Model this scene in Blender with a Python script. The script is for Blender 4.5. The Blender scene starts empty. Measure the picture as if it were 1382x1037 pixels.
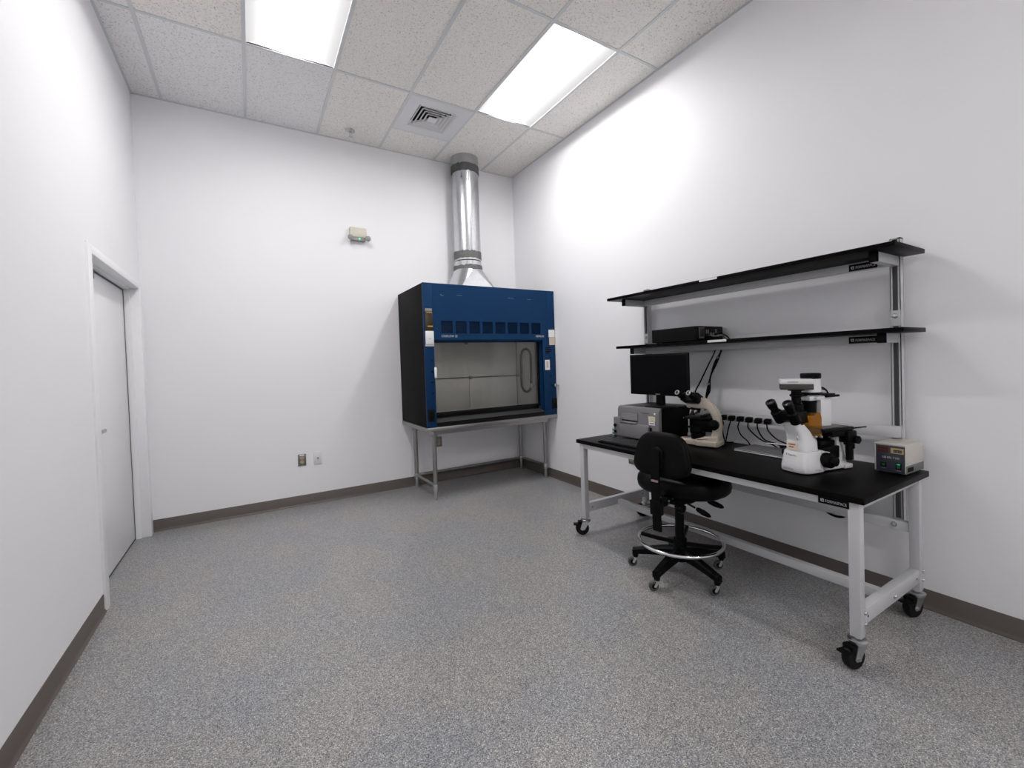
import bpy, bmesh, math, random
from mathutils import Vector, Matrix
random.seed(7)
PI = math.pi
SC = bpy.context.scene
COL = SC.collection
V = Vector

# ------------------------------------------------------------------ camera, light, exposure
CAM_F, CAM_YAW, CAM_PITCH, CAM_ROLL = 585.9683, 0.5398, -0.0210, -0.0331
CAM_LOC = V((-2.9293, -4.7058, 1.3318))
CAM_CX, CAM_CY = 689.75, 502.06
cam = bpy.data.cameras.new('camera')
cam.sensor_fit = 'HORIZONTAL'
cam.sensor_width = 36.0
cam.lens = CAM_F / 1382 * 36.0
cam.shift_x = (691 - CAM_CX) / 1382
cam.shift_y = (CAM_CY - 518.5) / 1382
cam.clip_start = 0.02
cam_o = bpy.data.objects.new('camera', cam)
COL.objects.link(cam_o)
cy_, sy_, cp_, sp_ = math.cos(CAM_YAW), math.sin(CAM_YAW), math.cos(CAM_PITCH), math.sin(CAM_PITCH)
fw = V((sy_ * cp_, cy_ * cp_, sp_))
rt = V((cy_, -sy_, 0))
up = rt.cross(fw)
cr_, sr_ = math.cos(CAM_ROLL), math.sin(CAM_ROLL)
r2 = rt * cr_ + up * sr_
u2 = -rt * sr_ + up * cr_
mw = Matrix((r2, u2, -fw)).transposed().to_4x4()
mw.translation = CAM_LOC
cam_o.matrix_world = mw
SC.camera = cam_o

world = bpy.data.worlds.new('world')
SC.world = world
world.use_nodes = True
world.node_tree.nodes['Background'].inputs[0].default_value = (0.8, 0.85, 0.9, 1)
world.node_tree.nodes['Background'].inputs[1].default_value = 0.0
SC.view_settings.view_transform = 'Standard'
SC.view_settings.look = 'None'
SC.view_settings.gamma = 1.0
SC.view_settings.use_curve_mapping = False
SC.view_settings.exposure = 0.28
LAMP_PEAK = 42.0          # radiance of the troffer lens along its tubes
LAMP_EDGE = 0.50          # and at its long edges

# ------------------------------------------------------------------ dimensions (metres)
H = 3.666
XL = -3.694
YF = -7.6
T = 0.6096
G0 = -0.4425
Y1 = -1.0802
TB = 0.1005

# ------------------------------------------------------------------ materials
MATS = {}


def mat(name, col, rough=0.5, metal=0.0, spec=0.5, var=0.04, scale=40.0, bump=0.0, bscale=200.0, coat=0.0):
    """Principled material whose colour and roughness are broken up by noise in object space."""
    if name in MATS:
        return MATS[name]
    m = bpy.data.materials.new(name)
    m.use_nodes = True
    nt = m.node_tree
    b = nt.nodes['Principled BSDF']
    tc = nt.nodes.new('ShaderNodeTexCoord')
    nz = nt.nodes.new('ShaderNodeTexNoise')
    nz.inputs['Scale'].default_value = scale
    nz.inputs['Detail'].default_value = 3
    nt.links.new(tc.outputs['Object'], nz.inputs['Vector'])
    mx = nt.nodes.new('ShaderNodeMix')
    mx.data_type = 'RGBA'
    lo = [max(0, c * (1 - var)) for c in col]
    hi = [min(1, c * (1 + var)) for c in col]
    mx.inputs['A'].default_value = (*lo, 1)
    mx.inputs['B'].default_value = (*hi, 1)
    nt.links.new(nz.outputs['Fac'], mx.inputs['Factor'])
    nt.links.new(mx.outputs['Result'], b.inputs['Base Color'])
    b.inputs['Roughness'].default_value = rough
    b.inputs['Metallic'].default_value = metal
    b.inputs['Specular IOR Level'].default_value = spec
    b.inputs['Coat Weight'].default_value = coat
    if bump > 0:
        n2 = nt.nodes.new('ShaderNodeTexNoise')
        n2.inputs['Scale'].default_value = bscale
        n2.inputs['Detail'].default_value = 4
        nt.links.new(tc.outputs['Object'], n2.inputs['Vector'])
        bp = nt.nodes.new('ShaderNodeBump')
        bp.inputs['Strength'].default_value = bump
        bp.inputs['Distance'].default_value = 0.002
        nt.links.new(n2.outputs['Fac'], bp.inputs['Height'])
        nt.links.new(bp.outputs['Normal'], b.inputs['Normal'])
    MATS[name] = m
    return m


def emit_mat(name, col, strength):
    if name in MATS:
        return MATS[name]
    m = mat(name, col, 0.4)
    b = m.node_tree.nodes['Principled BSDF']
    b.inputs['Emission Color'].default_value = (*col, 1)
    b.inputs['Emission Strength'].default_value = strength
    return m


def floor_mat():
    m = bpy.data.materials.new('speckled_resin_floor')
    m.use_nodes = True
    nt = m.node_tree
    L = nt.links.new
    b = nt.nodes['Principled BSDF']
    tc = nt.nodes.new('ShaderNodeTexCoord')
    vo = nt.nodes.new('ShaderNodeTexVoronoi')
    vo.inputs['Scale'].default_value = 360
    L(tc.outputs['Object'], vo.inputs['Vector'])
    sep = nt.nodes.new('ShaderNodeSeparateColor')
    L(vo.outputs['Color'], sep.inputs['Color'])
    ramp = nt.nodes.new('ShaderNodeValToRGB')
    ramp.color_ramp.interpolation = 'CONSTANT'
    stops = [(0.0, (0.088, 0.091, 0.099)), (0.16, (0.175, 0.181, 0.193)), (0.36, (0.263, 0.263, 0.269)), (0.56, (0.351, 0.333, 0.310)),
             (0.72, (0.316, 0.322, 0.339)), (0.84, (0.480, 0.462, 0.433)), (0.94, (0.643, 0.638, 0.620))]
    e = ramp.color_ramp.elements
    e[0].position, e[0].color = stops[0][0], (*stops[0][1], 1)
    e[1].position, e[1].color = stops[1][0], (*stops[1][1], 1)
    for p, c in stops[2:]:
        x = e.new(p)
        x.color = (*c, 1)
    L(sep.outputs['Red'], ramp.inputs['Fac'])
    nz = nt.nodes.new('ShaderNodeTexNoise')
    nz.inputs['Scale'].default_value = 2.2
    nz.inputs['Detail'].default_value = 3
    L(tc.outputs['Object'], nz.inputs['Vector'])
    r2_ = nt.nodes.new('ShaderNodeValToRGB')
    r2_.color_ramp.elements[0].position = 0.35
    r2_.color_ramp.elements[0].color = (0.93, 0.95, 0.98, 1)
    r2_.color_ramp.elements[1].position = 0.65
    r2_.color_ramp.elements[1].color = (1.05, 1.02, 0.98, 1)
    L(nz.outputs['Fac'], r2_.inputs['Fac'])
    mx = nt.nodes.new('ShaderNodeMix')
    mx.data_type = 'RGBA'
    mx.blend_type = 'MULTIPLY'
    mx.inputs['Factor'].default_value = 1
    L(ramp.outputs['Color'], mx.inputs['A'])
    L(r2_.outputs['Color'], mx.inputs['B'])
    L(mx.outputs['Result'], b.inputs['Base Color'])
    b.inputs['Roughness'].default_value = 0.30
    b.inputs['Specular IOR Level'].default_value = 0.45
    nb = nt.nodes.new('ShaderNodeTexNoise')
    nb.inputs['Scale'].default_value = 60
    L(tc.outputs['Object'], nb.inputs['Vector'])
    bp = nt.nodes.new('ShaderNodeBump')
    bp.inputs['Strength'].default_value = 0.12
    bp.inputs['Distance'].default_value = 0.002
    L(nb.outputs['Fac'], bp.inputs['Height'])
    L(bp.outputs['Normal'], b.inputs['Normal'])
    return m


def tile_mat(name, base):
    m = bpy.data.materials.new(name)
    m.use_nodes = True
    nt = m.node_tree
    L = nt.links.new
    b = nt.nodes['Principled BSDF']
    tc = nt.nodes.new('ShaderNodeTexCoord')
    nz = nt.nodes.new('ShaderNodeTexNoise')
    nz.inputs['Scale'].default_value = 95
    nz.inputs['Detail'].default_value = 3
    nz.inputs['Roughness'].default_value = 0.65
    L(tc.outputs['Object'], nz.inputs['Vector'])
    rp = nt.nodes.new('ShaderNodeValToRGB')
    e = rp.color_ramp.elements
    e[0].position, e[0].color = 0.30, (*[c * 0.42 for c in base], 1)
    e[1].position, e[1].color = 0.42, (*[c * 0.93 for c in base], 1)
    x = e.new(0.60)
    x.color = (*base, 1)
    L(nz.outputs['Fac'], rp.inputs['Fac'])
    L(rp.outputs['Color'], b.inputs['Base Color'])
    b.inputs['Roughness'].default_value = 0.9
    b.inputs['Specular IOR Level'].default_value = 0.15
    bp = nt.nodes.new('ShaderNodeBump')
    bp.inputs['Strength'].default_value = 0.35
    bp.inputs['Distance'].default_value = 0.003
    L(nz.outputs['Fac'], bp.inputs['Height'])
    L(bp.outputs['Normal'], b.inputs['Normal'])
    return m


def lens_mat():
    """Troffer lens: bright along the tubes, falling off to its long edges."""
    m = bpy.data.materials.new('lit_lens')
    m.use_nodes = True
    nt = m.node_tree
    L = nt.links.new
    b = nt.nodes['Principled BSDF']
    b.inputs['Base Color'].default_value = (0.12, 0.12, 0.12, 1)
    b.inputs['Roughness'].default_value = 0.4
    tc = nt.nodes.new('ShaderNodeTexCoord')
    sx = nt.nodes.new('ShaderNodeSeparateXYZ')
    L(tc.outputs['Object'], sx.inputs[0])
    ab = nt.nodes.new('ShaderNodeMath')
    ab.operation = 'ABSOLUTE'
    L(sx.outputs['X'], ab.inputs[0])
    mr = nt.nodes.new('ShaderNodeMapRange')
    mr.interpolation_type = 'SMOOTHERSTEP'
    mr.inputs['From Min'].default_value = 0.285
    mr.inputs['From Max'].default_value = 0.0
    mr.inputs['To Min'].default_value = 0.0
    mr.inputs['To Max'].default_value = 1.0
    L(ab.outputs[0], mr.inputs['Value'])
    pw = nt.nodes.new('ShaderNodeMath')
    pw.operation = 'POWER'
    pw.inputs[1].default_value = 5.0
    L(mr.outputs[0], pw.inputs[0])
    ml = nt.nodes.new('ShaderNodeMath')
    ml.operation = 'MULTIPLY_ADD'
    ml.inputs[1].default_value = LAMP_PEAK
    L(pw.outputs[0], ml.inputs[0])
    gl = nt.nodes.new('ShaderNodeMapRange')          # broad glow of the diffuser around the tubes
    gl.interpolation_type = 'SMOOTHSTEP'
    gl.inputs['From Min'].default_value = 0.30
    gl.inputs['From Max'].default_value = 0.06
    gl.inputs['To Min'].default_value = LAMP_EDGE
    gl.inputs['To Max'].default_value = 1.4
    L(ab.outputs[0], gl.inputs['Value'])
    L(gl.outputs[0], ml.inputs[2])
    b.inputs['Emission Color'].default_value = (1.0, 0.985, 0.985, 1)
    L(ml.outputs[0], b.inputs['Emission Strength'])
    return m


def glass_mat(name, tint, gloss_rough=0.03, body=None, body_fac=0.0):
    """Thin pane: passes light straight through with a Fresnel reflection on top."""
    m = bpy.data.materials.new(name)
    m.use_nodes = True
    nt = m.node_tree
    L = nt.links.new
    nt.nodes.remove(nt.nodes['Principled BSDF'])
    out = nt.nodes['Material Output']
    tr = nt.nodes.new('ShaderNodeBsdfTransparent')
    tr.inputs['Color'].default_value = (*tint, 1)
    gl = nt.nodes.new('ShaderNodeBsdfGlossy')
    gl.inputs['Roughness'].default_value = gloss_rough
    fr = nt.nodes.new('ShaderNodeFresnel')
    fr.inputs['IOR'].default_value = 1.5
    tc = nt.nodes.new('ShaderNodeTexCoord')
    nz = nt.nodes.new('ShaderNodeTexNoise')
    nz.inputs['Scale'].default_value = 6
    L(tc.outputs['Object'], nz.inputs['Vector'])
    mx = nt.nodes.new('ShaderNodeMixShader')
    base = tr
    if body is not None:
        df = nt.nodes.new('ShaderNodeBsdfDiffuse')
        df.inputs['Color'].default_value = (*body, 1)
        mb = nt.nodes.new('ShaderNodeMixShader')
        sc_ = nt.nodes.new('ShaderNodeMath')
        sc_.operation = 'MULTIPLY'
        sc_.inputs[1].default_value = body_fac * 2
        L(nz.outputs['Fac'], sc_.inputs[0])
        L(sc_.outputs[0], mb.inputs[0])
        L(tr.outputs[0], mb.inputs[1])
        L(df.outputs[0], mb.inputs[2])
        base = mb
    L(fr.outputs[0], mx.inputs[0])
    L(base.outputs[0], mx.inputs[1])
    L(gl.outputs[0], mx.inputs[2])
    L(mx.outputs[0], out.inputs['Surface'])
    return m


WALL = mat('white_wall_paint', (0.875, 0.872, 0.89), 0.55, spec=0.3, var=0.012, scale=1.3, bump=0.06, bscale=260)
TRIMW = mat('white_trim_paint', (0.875, 0.875, 0.89), 0.35, var=0.01)
DOORW = mat('white_door_paint', (0.86, 0.86, 0.875), 0.32, var=0.012, scale=2)
BASEB = mat('taupe_rubber_base', (0.105, 0.085, 0.075), 0.45, var=0.06, scale=12)
FLOOR = floor_mat()
TILE = tile_mat('acoustic_tile_warm', (0.92, 0.89, 0.85))
TILE_COOL = tile_mat('acoustic_tile_cool', (0.90, 0.895, 0.90))
TBAR = mat('grid_bar_grey', (0.67, 0.685, 0.695), 0.45)
LENS = lens_mat()
WHITE_STEEL = mat('white_enamel_steel', (0.75, 0.75, 0.76), 0.35)
BENCH_STEEL = mat('bench_light_grey_powder_coat', (0.54, 0.54, 0.55), 0.4, var=0.02)
BLACK_TOP = mat('black_laminate_top', (0.0035, 0.0032, 0.003), 0.38, var=0.25, scale=30, spec=0.045)
BLACK_PL = mat('black_plastic', (0.0032, 0.0032, 0.0036), 0.42, var=0.15, spec=0.1)
BLACK_MATTE = mat('black_matte', (0.004, 0.004, 0.0045), 0.7, var=0.2, spec=0.15)
BLACK_VINYL = mat('black_vinyl', (0.002, 0.002, 0.0024), 0.40, spec=0.12, var=0.2, scale=18, bump=0.25, bscale=90)
BLACK_FAB = mat('black_back_shell', (0.0025, 0.0025, 0.0028), 0.55, spec=0.10, var=0.15, scale=20, bump=0.2, bscale=120)
RUBBER = mat('black_rubber', (0.005, 0.005, 0.005), 0.55, var=0.2, spec=0.2)
GREYRUB = mat('grey_caster_tread', (0.06, 0.06, 0.062), 0.5)
CHROME = mat('chrome', (0.72, 0.72, 0.73), 0.14, 1.0, var=0.02)
ZINC = mat('zinc_plated_steel', (0.55, 0.56, 0.57), 0.3, 1.0, var=0.08)
STEEL = mat('brushed_stainless', (0.34, 0.332, 0.325), 0.36, 1.0, var=0.08, scale=25)
GALV = mat('galvanised_sheet', (0.62, 0.63, 0.65), 0.27, 1.0, var=0.16, scale=28, bump=0.06, bscale=9)
GALV_DULL = mat('dull_galvanised_collar', (0.40, 0.40, 0.40), 0.55, 0.7, var=0.1, scale=30)
MASTIC = mat('dark_duct_mastic', (0.085, 0.085, 0.085), 0.85, var=0.4, scale=60, bump=1.0, bscale=120)
BLUE = mat('blue_enamel_hood', (0.0048, 0.033, 0.098), 0.42, spec=0.12, var=0.05, scale=9, bump=0.05, bscale=60)
BLUE_DK = mat('blue_louver_enamel', (0.003, 0.017, 0.052), 0.5, spec=0.1, var=0.06)
HOODSIDE = mat('dark_brown_black_side', (0.005, 0.0044, 0.0047), 0.6, spec=0.07, var=0.15, scale=50)
LINER = mat('grey_hood_liner', (0.86, 0.845, 0.80), 0.5, var=0.06, scale=5)
EPOXY = mat('black_epoxy_surface', (0.005, 0.005, 0.005), 0.4, spec=0.2, var=0.2)
AIRFOIL = mat('dark_grey_airfoil', (0.038, 0.038, 0.039), 0.45, spec=0.25, var=0.05)
SCUFF = mat('pale_scuff', (0.26, 0.31, 0.38), 0.6, var=0.1)
PAPER = mat('white_paper_label', (0.80, 0.80, 0.79), 0.6, var=0.02)
CREAM_PAPER = mat('cream_label', (0.78, 0.70, 0.57), 0.6, var=0.03)
AMBER_DK = mat('dark_amber_gauge', (0.030, 0.018, 0.006), 0.25, var=0.5, scale=30)
AMBER = mat('amber_gauge_mark', (0.42, 0.25, 0.05), 0.35, var=0.1)
IVORY = mat('ivory_plastic', (0.62, 0.58, 0.50), 0.4, var=0.03)
TAN = mat('tan_receptacle', (0.45, 0.36, 0.24), 0.4, var=0.05)
PLATE_DK = mat('stainless_wall_plate', (0.24, 0.225, 0.205), 0.35, 0.8, var=0.08)
SCOPE_BEIGE = mat('beige_microscope_enamel', (0.50, 0.44, 0.37), 0.38, var=0.03)
SCOPE_WHITE = mat('white_microscope_enamel', (0.72, 0.72, 0.725), 0.32, var=0.02)
GREY_CAM = mat('brownish_grey_camera_case', (0.048, 0.041, 0.038), 0.4, var=0.06)
SILVER_PL = mat('silver_grey_plastic', (0.165, 0.16, 0.165), 0.42, var=0.03)
SILVER_LT = mat('light_silver_plastic', (0.24, 0.235, 0.24), 0.38, var=0.03)
LAPTOP = mat('silver_laptop_lid', (0.20, 0.20, 0.205), 0.38, 0.6, var=0.03)
LAPTOP_EDGE = mat('bright_laptop_edge', (0.62, 0.62, 0.63), 0.3, 0.8, var=0.03)
SLATE = mat('slate_blue_panel', (0.038, 0.043, 0.060), 0.45, var=0.05)
BEIGE_CASE = mat('beige_grey_steel_case', (0.52, 0.49, 0.45), 0.42, var=0.04)
GREY_CASE = mat('mid_grey_case', (0.13, 0.128, 0.125), 0.5, var=0.05)
RED_DK = mat('dark_red_display', (0.07, 0.012, 0.008), 0.2, var=0.1)
YELLOW_LCD = mat('yellow_counter_bezel', (0.52, 0.42, 0.19), 0.4, var=0.05)
GREEN_DK = mat('dark_green_rocker', (0.01, 0.07, 0.03), 0.3, var=0.1)
GREEN_LIT = emit_mat('green_rocker_lamp', (0.02, 0.42, 0.17), 0.35)
GREEN_LED = emit_mat('green_led', (0.1, 0.8, 0.3), 0.9)
WHITE_INK = mat('white_print', (0.55, 0.55, 0.56), 0.5, var=0.02)
GREY_INK = mat('grey_print', (0.22, 0.22, 0.23), 0.5, var=0.02)
RED_INK = mat('red_print', (0.40, 0.10, 0.07), 0.5, var=0.05)
BLUE_INK = mat('blue_print', (0.05, 0.06, 0.20), 0.5, var=0.05)
GREEN_INK = mat('green_print', (0.15, 0.40, 0.12), 0.5, var=0.05)
PINK_INK = mat('reddish_brown_print', (0.36, 0.19, 0.15), 0.5, var=0.05)
TEAL = mat('teal_bottle_label', (0.03, 0.20, 0.16), 0.35, var=0.1)
BOTTLE = mat('pale_translucent_bottle', (0.45, 0.58, 0.55), 0.25, var=0.05)
DARK_IN = mat('dark_duct_interior', (0.01, 0.01, 0.01), 0.9)
LENS_GLASS = mat('eyepiece_glass', (0.02, 0.02, 0.035), 0.06, var=0.1)
SCREEN = mat('dark_monitor_screen', (0.0025, 0.0025, 0.0032), 0.25, spec=0.05, var=0.1)
SASH_GLASS = glass_mat('sash_glass', (0.97, 0.97, 0.96), 0.05)
AMBER_GLASS = glass_mat('amber_shield_plastic', (0.95, 0.58, 0.06), 0.10, (0.45, 0.26, 0.01), 0.16)

# ------------------------------------------------------------------ mesh building


def unit(v):
    v = V(v)
    return v / v.length


def frame_z(d):
    d = unit(d)
    a = V((0, 0, 1)) if abs(d.z) < 0.95 else V((1, 0, 0))
    x = unit(a.cross(d))
    return x, d.cross(x), d


class M:
    """Collects shapes into one mesh; self.m is applied to all that is added."""

    def __init__(s, m=None):
        s.bm = bmesh.new()
        s.m = m or Matrix()

    def _new(s, pts, faces):
        vs = [s.bm.verts.new(s.m @ V(p)) for p in pts]
        out = []
        for f in faces:
            try:
                out.append(s.bm.faces.new([vs[i] for i in f]))
            except ValueError:
                pass
        return vs, out

    def box(s, x0, x1, y0, y1, z0, z1, bev=0.0, seg=2, m=None):
        p = [(x, y, z) for z in (z0, z1) for y in (y0, y1) for x in (x0, x1)]
        if m is not None:
            p = [m @ V(q) for q in p]
        vs, fs = s._new(p, [(0, 2, 3, 1), (4, 5, 7, 6), (0, 1, 5, 4), (2, 6, 7, 3), (0, 4, 6, 2), (1, 3, 7, 5)])
        if bev > 0:
            es = list({e for f in fs for e in f.edges})
            bmesh.ops.bevel(s.bm, geom=es, offset=bev, segments=seg, affect='EDGES', profile=0.5)
        return s

    def loft(s, rings, cap0=True, cap1=True, close=True):
        n = len(rings[0])
        pts = [p for r in rings for p in r]
        fs = []
        for i in range(len(rings) - 1):
            for j in range(n if close else n - 1):
                k = (j + 1) % n
                fs.append((i * n + j, i * n + k, (i + 1) * n + k, (i + 1) * n + j))
        if cap0:
            fs.append(tuple(range(n - 1, -1, -1)))
        if cap1:
            b = (len(rings) - 1) * n
            fs.append(tuple(b + j for j in range(n)))
        s._new(pts, fs)
        return s

    def cyl(s, p0, p1, r, r1=None, n=24, cap=True):
        p0, p1 = V(p0), V(p1)
        x, y, d = frame_z(p1 - p0)
        r1 = r if r1 is None else r1
        ring = lambda c, q: [c + x * (q * math.cos(2 * PI * k / n)) + y * (q * math.sin(2 * PI * k / n)) for k in range(n)]
        return s.loft([ring(p0, r), ring(p1, r1)], cap, cap)

    def lathe(s, prof, c=(0, 0, 0), d=(0, 0, 1), n=28, cap=True):
        """prof: (radius, distance along d) pairs."""
        x, y, d = frame_z(d)
        c = V(c)
        rings = [[c + d * h + x * (max(r, 1e-4) * math.cos(2 * PI * k / n)) + y * (max(r, 1e-4) * math.sin(2 * PI * k / n)) for k in range(n)] for r, h in prof]
        return s.loft(rings, cap, cap)

    def tube(s, pts, r, n=10, smooth=4, closed=False):
        pts = [V(p) for p in pts]
        if smooth > 1 and len(pts) > 2:
            out = []
            N = len(pts)
            rng = range(N if closed else N - 1)
            for i in rng:
                if closed:
                    a, b, c, d = pts[i - 1], pts[i], pts[(i + 1) % N], pts[(i + 2) % N]
                else:
                    b, c = pts[i], pts[i + 1]
                    a = pts[i - 1] if i > 0 else b * 2 - c
                    d = pts[i + 2] if i + 2 < N else c * 2 - b
                for k in range(smooth):
                    t = k / smooth
                    out.append(0.5 * ((2 * b) + (c - a) * t + (2 * a - 5 * b + 4 * c - d) * t * t + (3 * b - a - 3 * c + d) * t ** 3))
            if not closed:
                out.append(pts[-1])
            pts = out
        N = len(pts)
        rings = []
        px = None
        for i in range(N):
            if closed:
                t = pts[(i + 1) % N] - pts[i - 1]
            else:
                t = pts[min(i + 1, N - 1)] - pts[max(i - 1, 0)]
            t = unit(t)
            if px is None:
                px, py, _ = frame_z(t)
            else:
                px = unit(px - t * px.dot(t))
                py = t.cross(px)
            rings.append([pts[i] + px * (r * math.cos(2 * PI * k / n)) + py * (r * math.sin(2 * PI * k / n)) for k in range(n)])
        if closed:
            rings.append(rings[0])
            s.loft(rings, False, False)
            bmesh.ops.remove_doubles(s.bm, verts=s.bm.verts, dist=1e-6)
            return s
        return s.loft(rings)

    def prism(s, poly, d0, d1, plane='xz', bev=0.0, seg=2):
        """Extrude a polygon: plane 'xz' along y, 'yz' along x, 'xy' along z."""
        f = {'xz': lambda a, b, d: (a, d, b), 'yz': lambda a, b, d: (d, a, b), 'xy': lambda a, b, d: (a, b, d)}[plane]
        n = len(poly)
        pts = [f(a, b, d0) for a, b in poly] + [f(a, b, d1) for a, b in poly]
        fs = [tuple(range(n)), tuple(range(2 * n - 1, n - 1, -1))] + [(i, i + n, (i + 1) % n + n, (i + 1) % n) for i in range(n)]
        vs, fc = s._new(pts, fs)
        bmesh.ops.recalc_face_normals(s.bm, faces=fc)
        if bev > 0:
            es = list({e for q in fc[:2] for e in q.edges})
            bmesh.ops.bevel(s.bm, geom=es, offset=bev, segments=seg, affect='EDGES', profile=0.5)
        return s

    def ball(s, c, r, sc=(1, 1, 1), n=20, k=12):
        c = V(c)
        rings = []
        for i in range(k + 1):
            a = -PI / 2 + PI * i / k
            q = max(math.cos(a), 0.002)
            rings.append([(c.x + r * sc[0] * q * math.cos(2 * PI * j / n), c.y + r * sc[1] * q * math.sin(2 * PI * j / n), c.z + r * sc[2] * math.sin(a)) for j in range(n)])
        return s.loft(rings)

    def strip(s, pts, wdir, w, t):
        """Flat bar: rectangular section swept along pts, wide along wdir."""
        pts = [V(p) for p in pts]
        wdir = unit(wdir)
        rings = []
        for i, p in enumerate(pts):
            d = unit(pts[min(i + 1, len(pts) - 1)] - pts[max(i - 1, 0)])
            nrm = unit(d.cross(wdir))
            rings.append([p + wdir * (w / 2) + nrm * (t / 2), p - wdir * (w / 2) + nrm * (t / 2), p - wdir * (w / 2) - nrm * (t / 2), p + wdir * (w / 2) - nrm * (t / 2)])
        return s.loft(rings)

    def mesh(s, name, sharp=38):
        bmesh.ops.recalc_face_normals(s.bm, faces=s.bm.faces)
        me = bpy.data.meshes.new(name)
        s.bm.to_mesh(me)
        s.bm.free()
        me.polygons.foreach_set('use_smooth', [True] * len(me.polygons))
        me.set_sharp_from_angle(angle=math.radians(sharp))
        return me


def root_matrix(o):
    m = o.matrix_basis.copy()
    while o.parent:
        o = o.parent
        m = o.matrix_basis @ m
    return m


def put(name, b, material, parent=None, world=True, label=None, kind=None, sharp=38):
    """Link the collected shapes as ONE mesh object (a part when it has a parent)."""
    if parent is not None and world:
        b.bm.transform(root_matrix(parent).inverted())
    me = b.mesh(name, sharp)
    me.materials.append(material)
    o = bpy.data.objects.new(name, me)
    COL.objects.link(o)
    if parent is not None:
        o.parent = parent
    if label:
        o['label'] = label
    if kind:
        o['kind'] = kind
    return o


def thing(name, label, cat, loc=(0, 0, 0), rz=0.0, group=None):
    o = bpy.data.objects.new(name, None)
    o.empty_display_size = 0.1
    COL.objects.link(o)
    o.matrix_basis = Matrix.Translation(V(loc)) @ Matrix.Rotation(rz, 4, 'Z')
    o['label'], o['category'] = label, cat
    if group:
        o['group'] = group
    return o


def tag(o, label, cat, group=None):
    o['label'], o['category'] = label, cat
    if group:
        o['group'] = group
    return o


def struct(name, b, material, parent=None):
    return put(name, b, material, parent, kind='structure')


def copy_tree(o, parent=None):
    c = o.copy()
    COL.objects.link(c)
    if parent is not None:
        c.parent = parent
    for ch in list(o.children):
        copy_tree(ch, c)
    return c


def text(name, body, size, m, material, parent, depth=0.0006, width=None):
    """Lettering as thin raised geometry; m places its lower left corner (x right, y up, z out)."""
    cu = bpy.data.curves.new(name, 'FONT')
    cu.body = body
    cu.size = size
    cu.extrude = depth
    cu.resolution_u = 2
    tmp = bpy.data.objects.new(name, cu)
    COL.objects.link(tmp)
    dg = bpy.context.evaluated_depsgraph_get()
    me = bpy.data.meshes.new_from_object(tmp.evaluated_get(dg))
    bpy.data.objects.remove(tmp)
    bpy.data.curves.remove(cu)
    if width:
        w = max(v.co.x for v in me.vertices) - min(v.co.x for v in me.vertices)
        me.transform(Matrix.Diagonal((width / w, 1, 1, 1)))
    me.transform(root_matrix(parent).inverted() @ m)
    me.materials.clear()
    me.materials.append(material)
    o = bpy.data.objects.new(name, me)
    COL.objects.link(o)
    o.parent = parent
    return o


def face_m(p, facing):
    """Matrix for print on a face looking along 'facing' (horizontal)."""
    z = unit(facing)
    x = V((0, 0, 1)).cross(z)
    m = Matrix((x, V((0, 0, 1)), z)).transposed().to_4x4()
    m.translation = V(p)
    return m


NX, NY = (-1, 0, 0), (0, -1, 0)

# ------------------------------------------------------------------ room shell
struct('floor', M().box(XL - 0.3, 0.3, YF - 0.3, 0.3, -0.1, 0.0), FLOOR)
struct('wall_back', M().box(XL - 0.3, 0.15, 0.0, 0.15, 0.0, H + 0.3), WALL)
struct('wall_right', M().box(0.0, 0.15, YF, 0.0, 0.0, H + 0.3), WALL)
struct('wall_front', M().box(XL - 0.3, 0.15, YF - 0.15, YF, 0.0, H + 0.3), WALL)
# left wall with the door opening
DY0, DY1, DZ = -1.345, -0.115, 2.035           # clear opening
wl = M()
wl.box(XL - 0.15, XL, YF, DY0 - 0.06, 0, H + 0.3)
wl.box(XL - 0.15, XL, DY1 + 0.06, 0.0, 0, H + 0.3)
wl.box(XL - 0.15, XL, DY0 - 0.06, DY1 + 0.06, DZ + 0.06, H + 0.3)
struct('wall_left', wl, WALL)


def base_profile(b, along, a0, a1):
    """Rubber cove base: flat sheet with a toe curling out at the floor."""
    prof = [(0.0, 0.0), (0.015, 0.0), (0.015, 0.004), (0.008, 0.010), (0.004, 0.020), (0.004, TB - 0.003), (0.002, TB), (0.0, TB)]
    if along == 'right':
        b.prism([(-u, z) for u, z in prof], a0, a1, 'xz')
    elif along == 'left':
        b.prism([(XL + u, z) for u, z in prof], a0, a1, 'xz')
    else:
        b.prism([(-u, z) for u, z in prof], a0, a1, 'yz')
    return b


struct('baseboard_right', base_profile(M(), 'right', YF, 0.0), BASEB)
struct('baseboard_back', base_profile(M(), 'back', XL, 0.0), BASEB)
struct('baseboard_left', base_profile(M(), 'left', YF, DY0 - 0.075), BASEB)

# door in the left wall
REC = 0.088
door = bpy.data.objects.new('door_1', None)
COL.objects.link(door)
door.location = (XL, (DY0 + DY1) / 2, 0)
door['kind'] = 'structure'
door['label'] = 'white flush door with a silver lever in the left wall'
bpy.context.view_layer.update()
fr = M()
for y0, y1, z0, z1 in ((DY0 - 0.075, DY0, 0, DZ + 0.05), (DY1, DY1 + 0.075, 0, DZ + 0.05), (DY0, DY1, DZ, DZ + 0.05)):
    fr.box(XL - 0.12, XL + 0.014, y0, y1, z0, z1, 0.003)
fr.box(XL - 0.135, XL - REC + 0.016, DY0, DY0 + 0.016, 0, DZ)      # stops
fr.box(XL - REC, XL - 0.05, DY1 - 0.012, DY1, 0, DZ)
fr.box(XL - REC, XL - 0.05, DY0, DY1, DZ - 0.012, DZ)
put('door_frame', fr, TRIMW, door)
leaf = put('door_leaf', M().box(XL - REC - 0.045, XL - REC, DY0 + 0.004, DY1 - 0.010, 0.012, DZ - 0.010, 0.002), DOORW, door)
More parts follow.
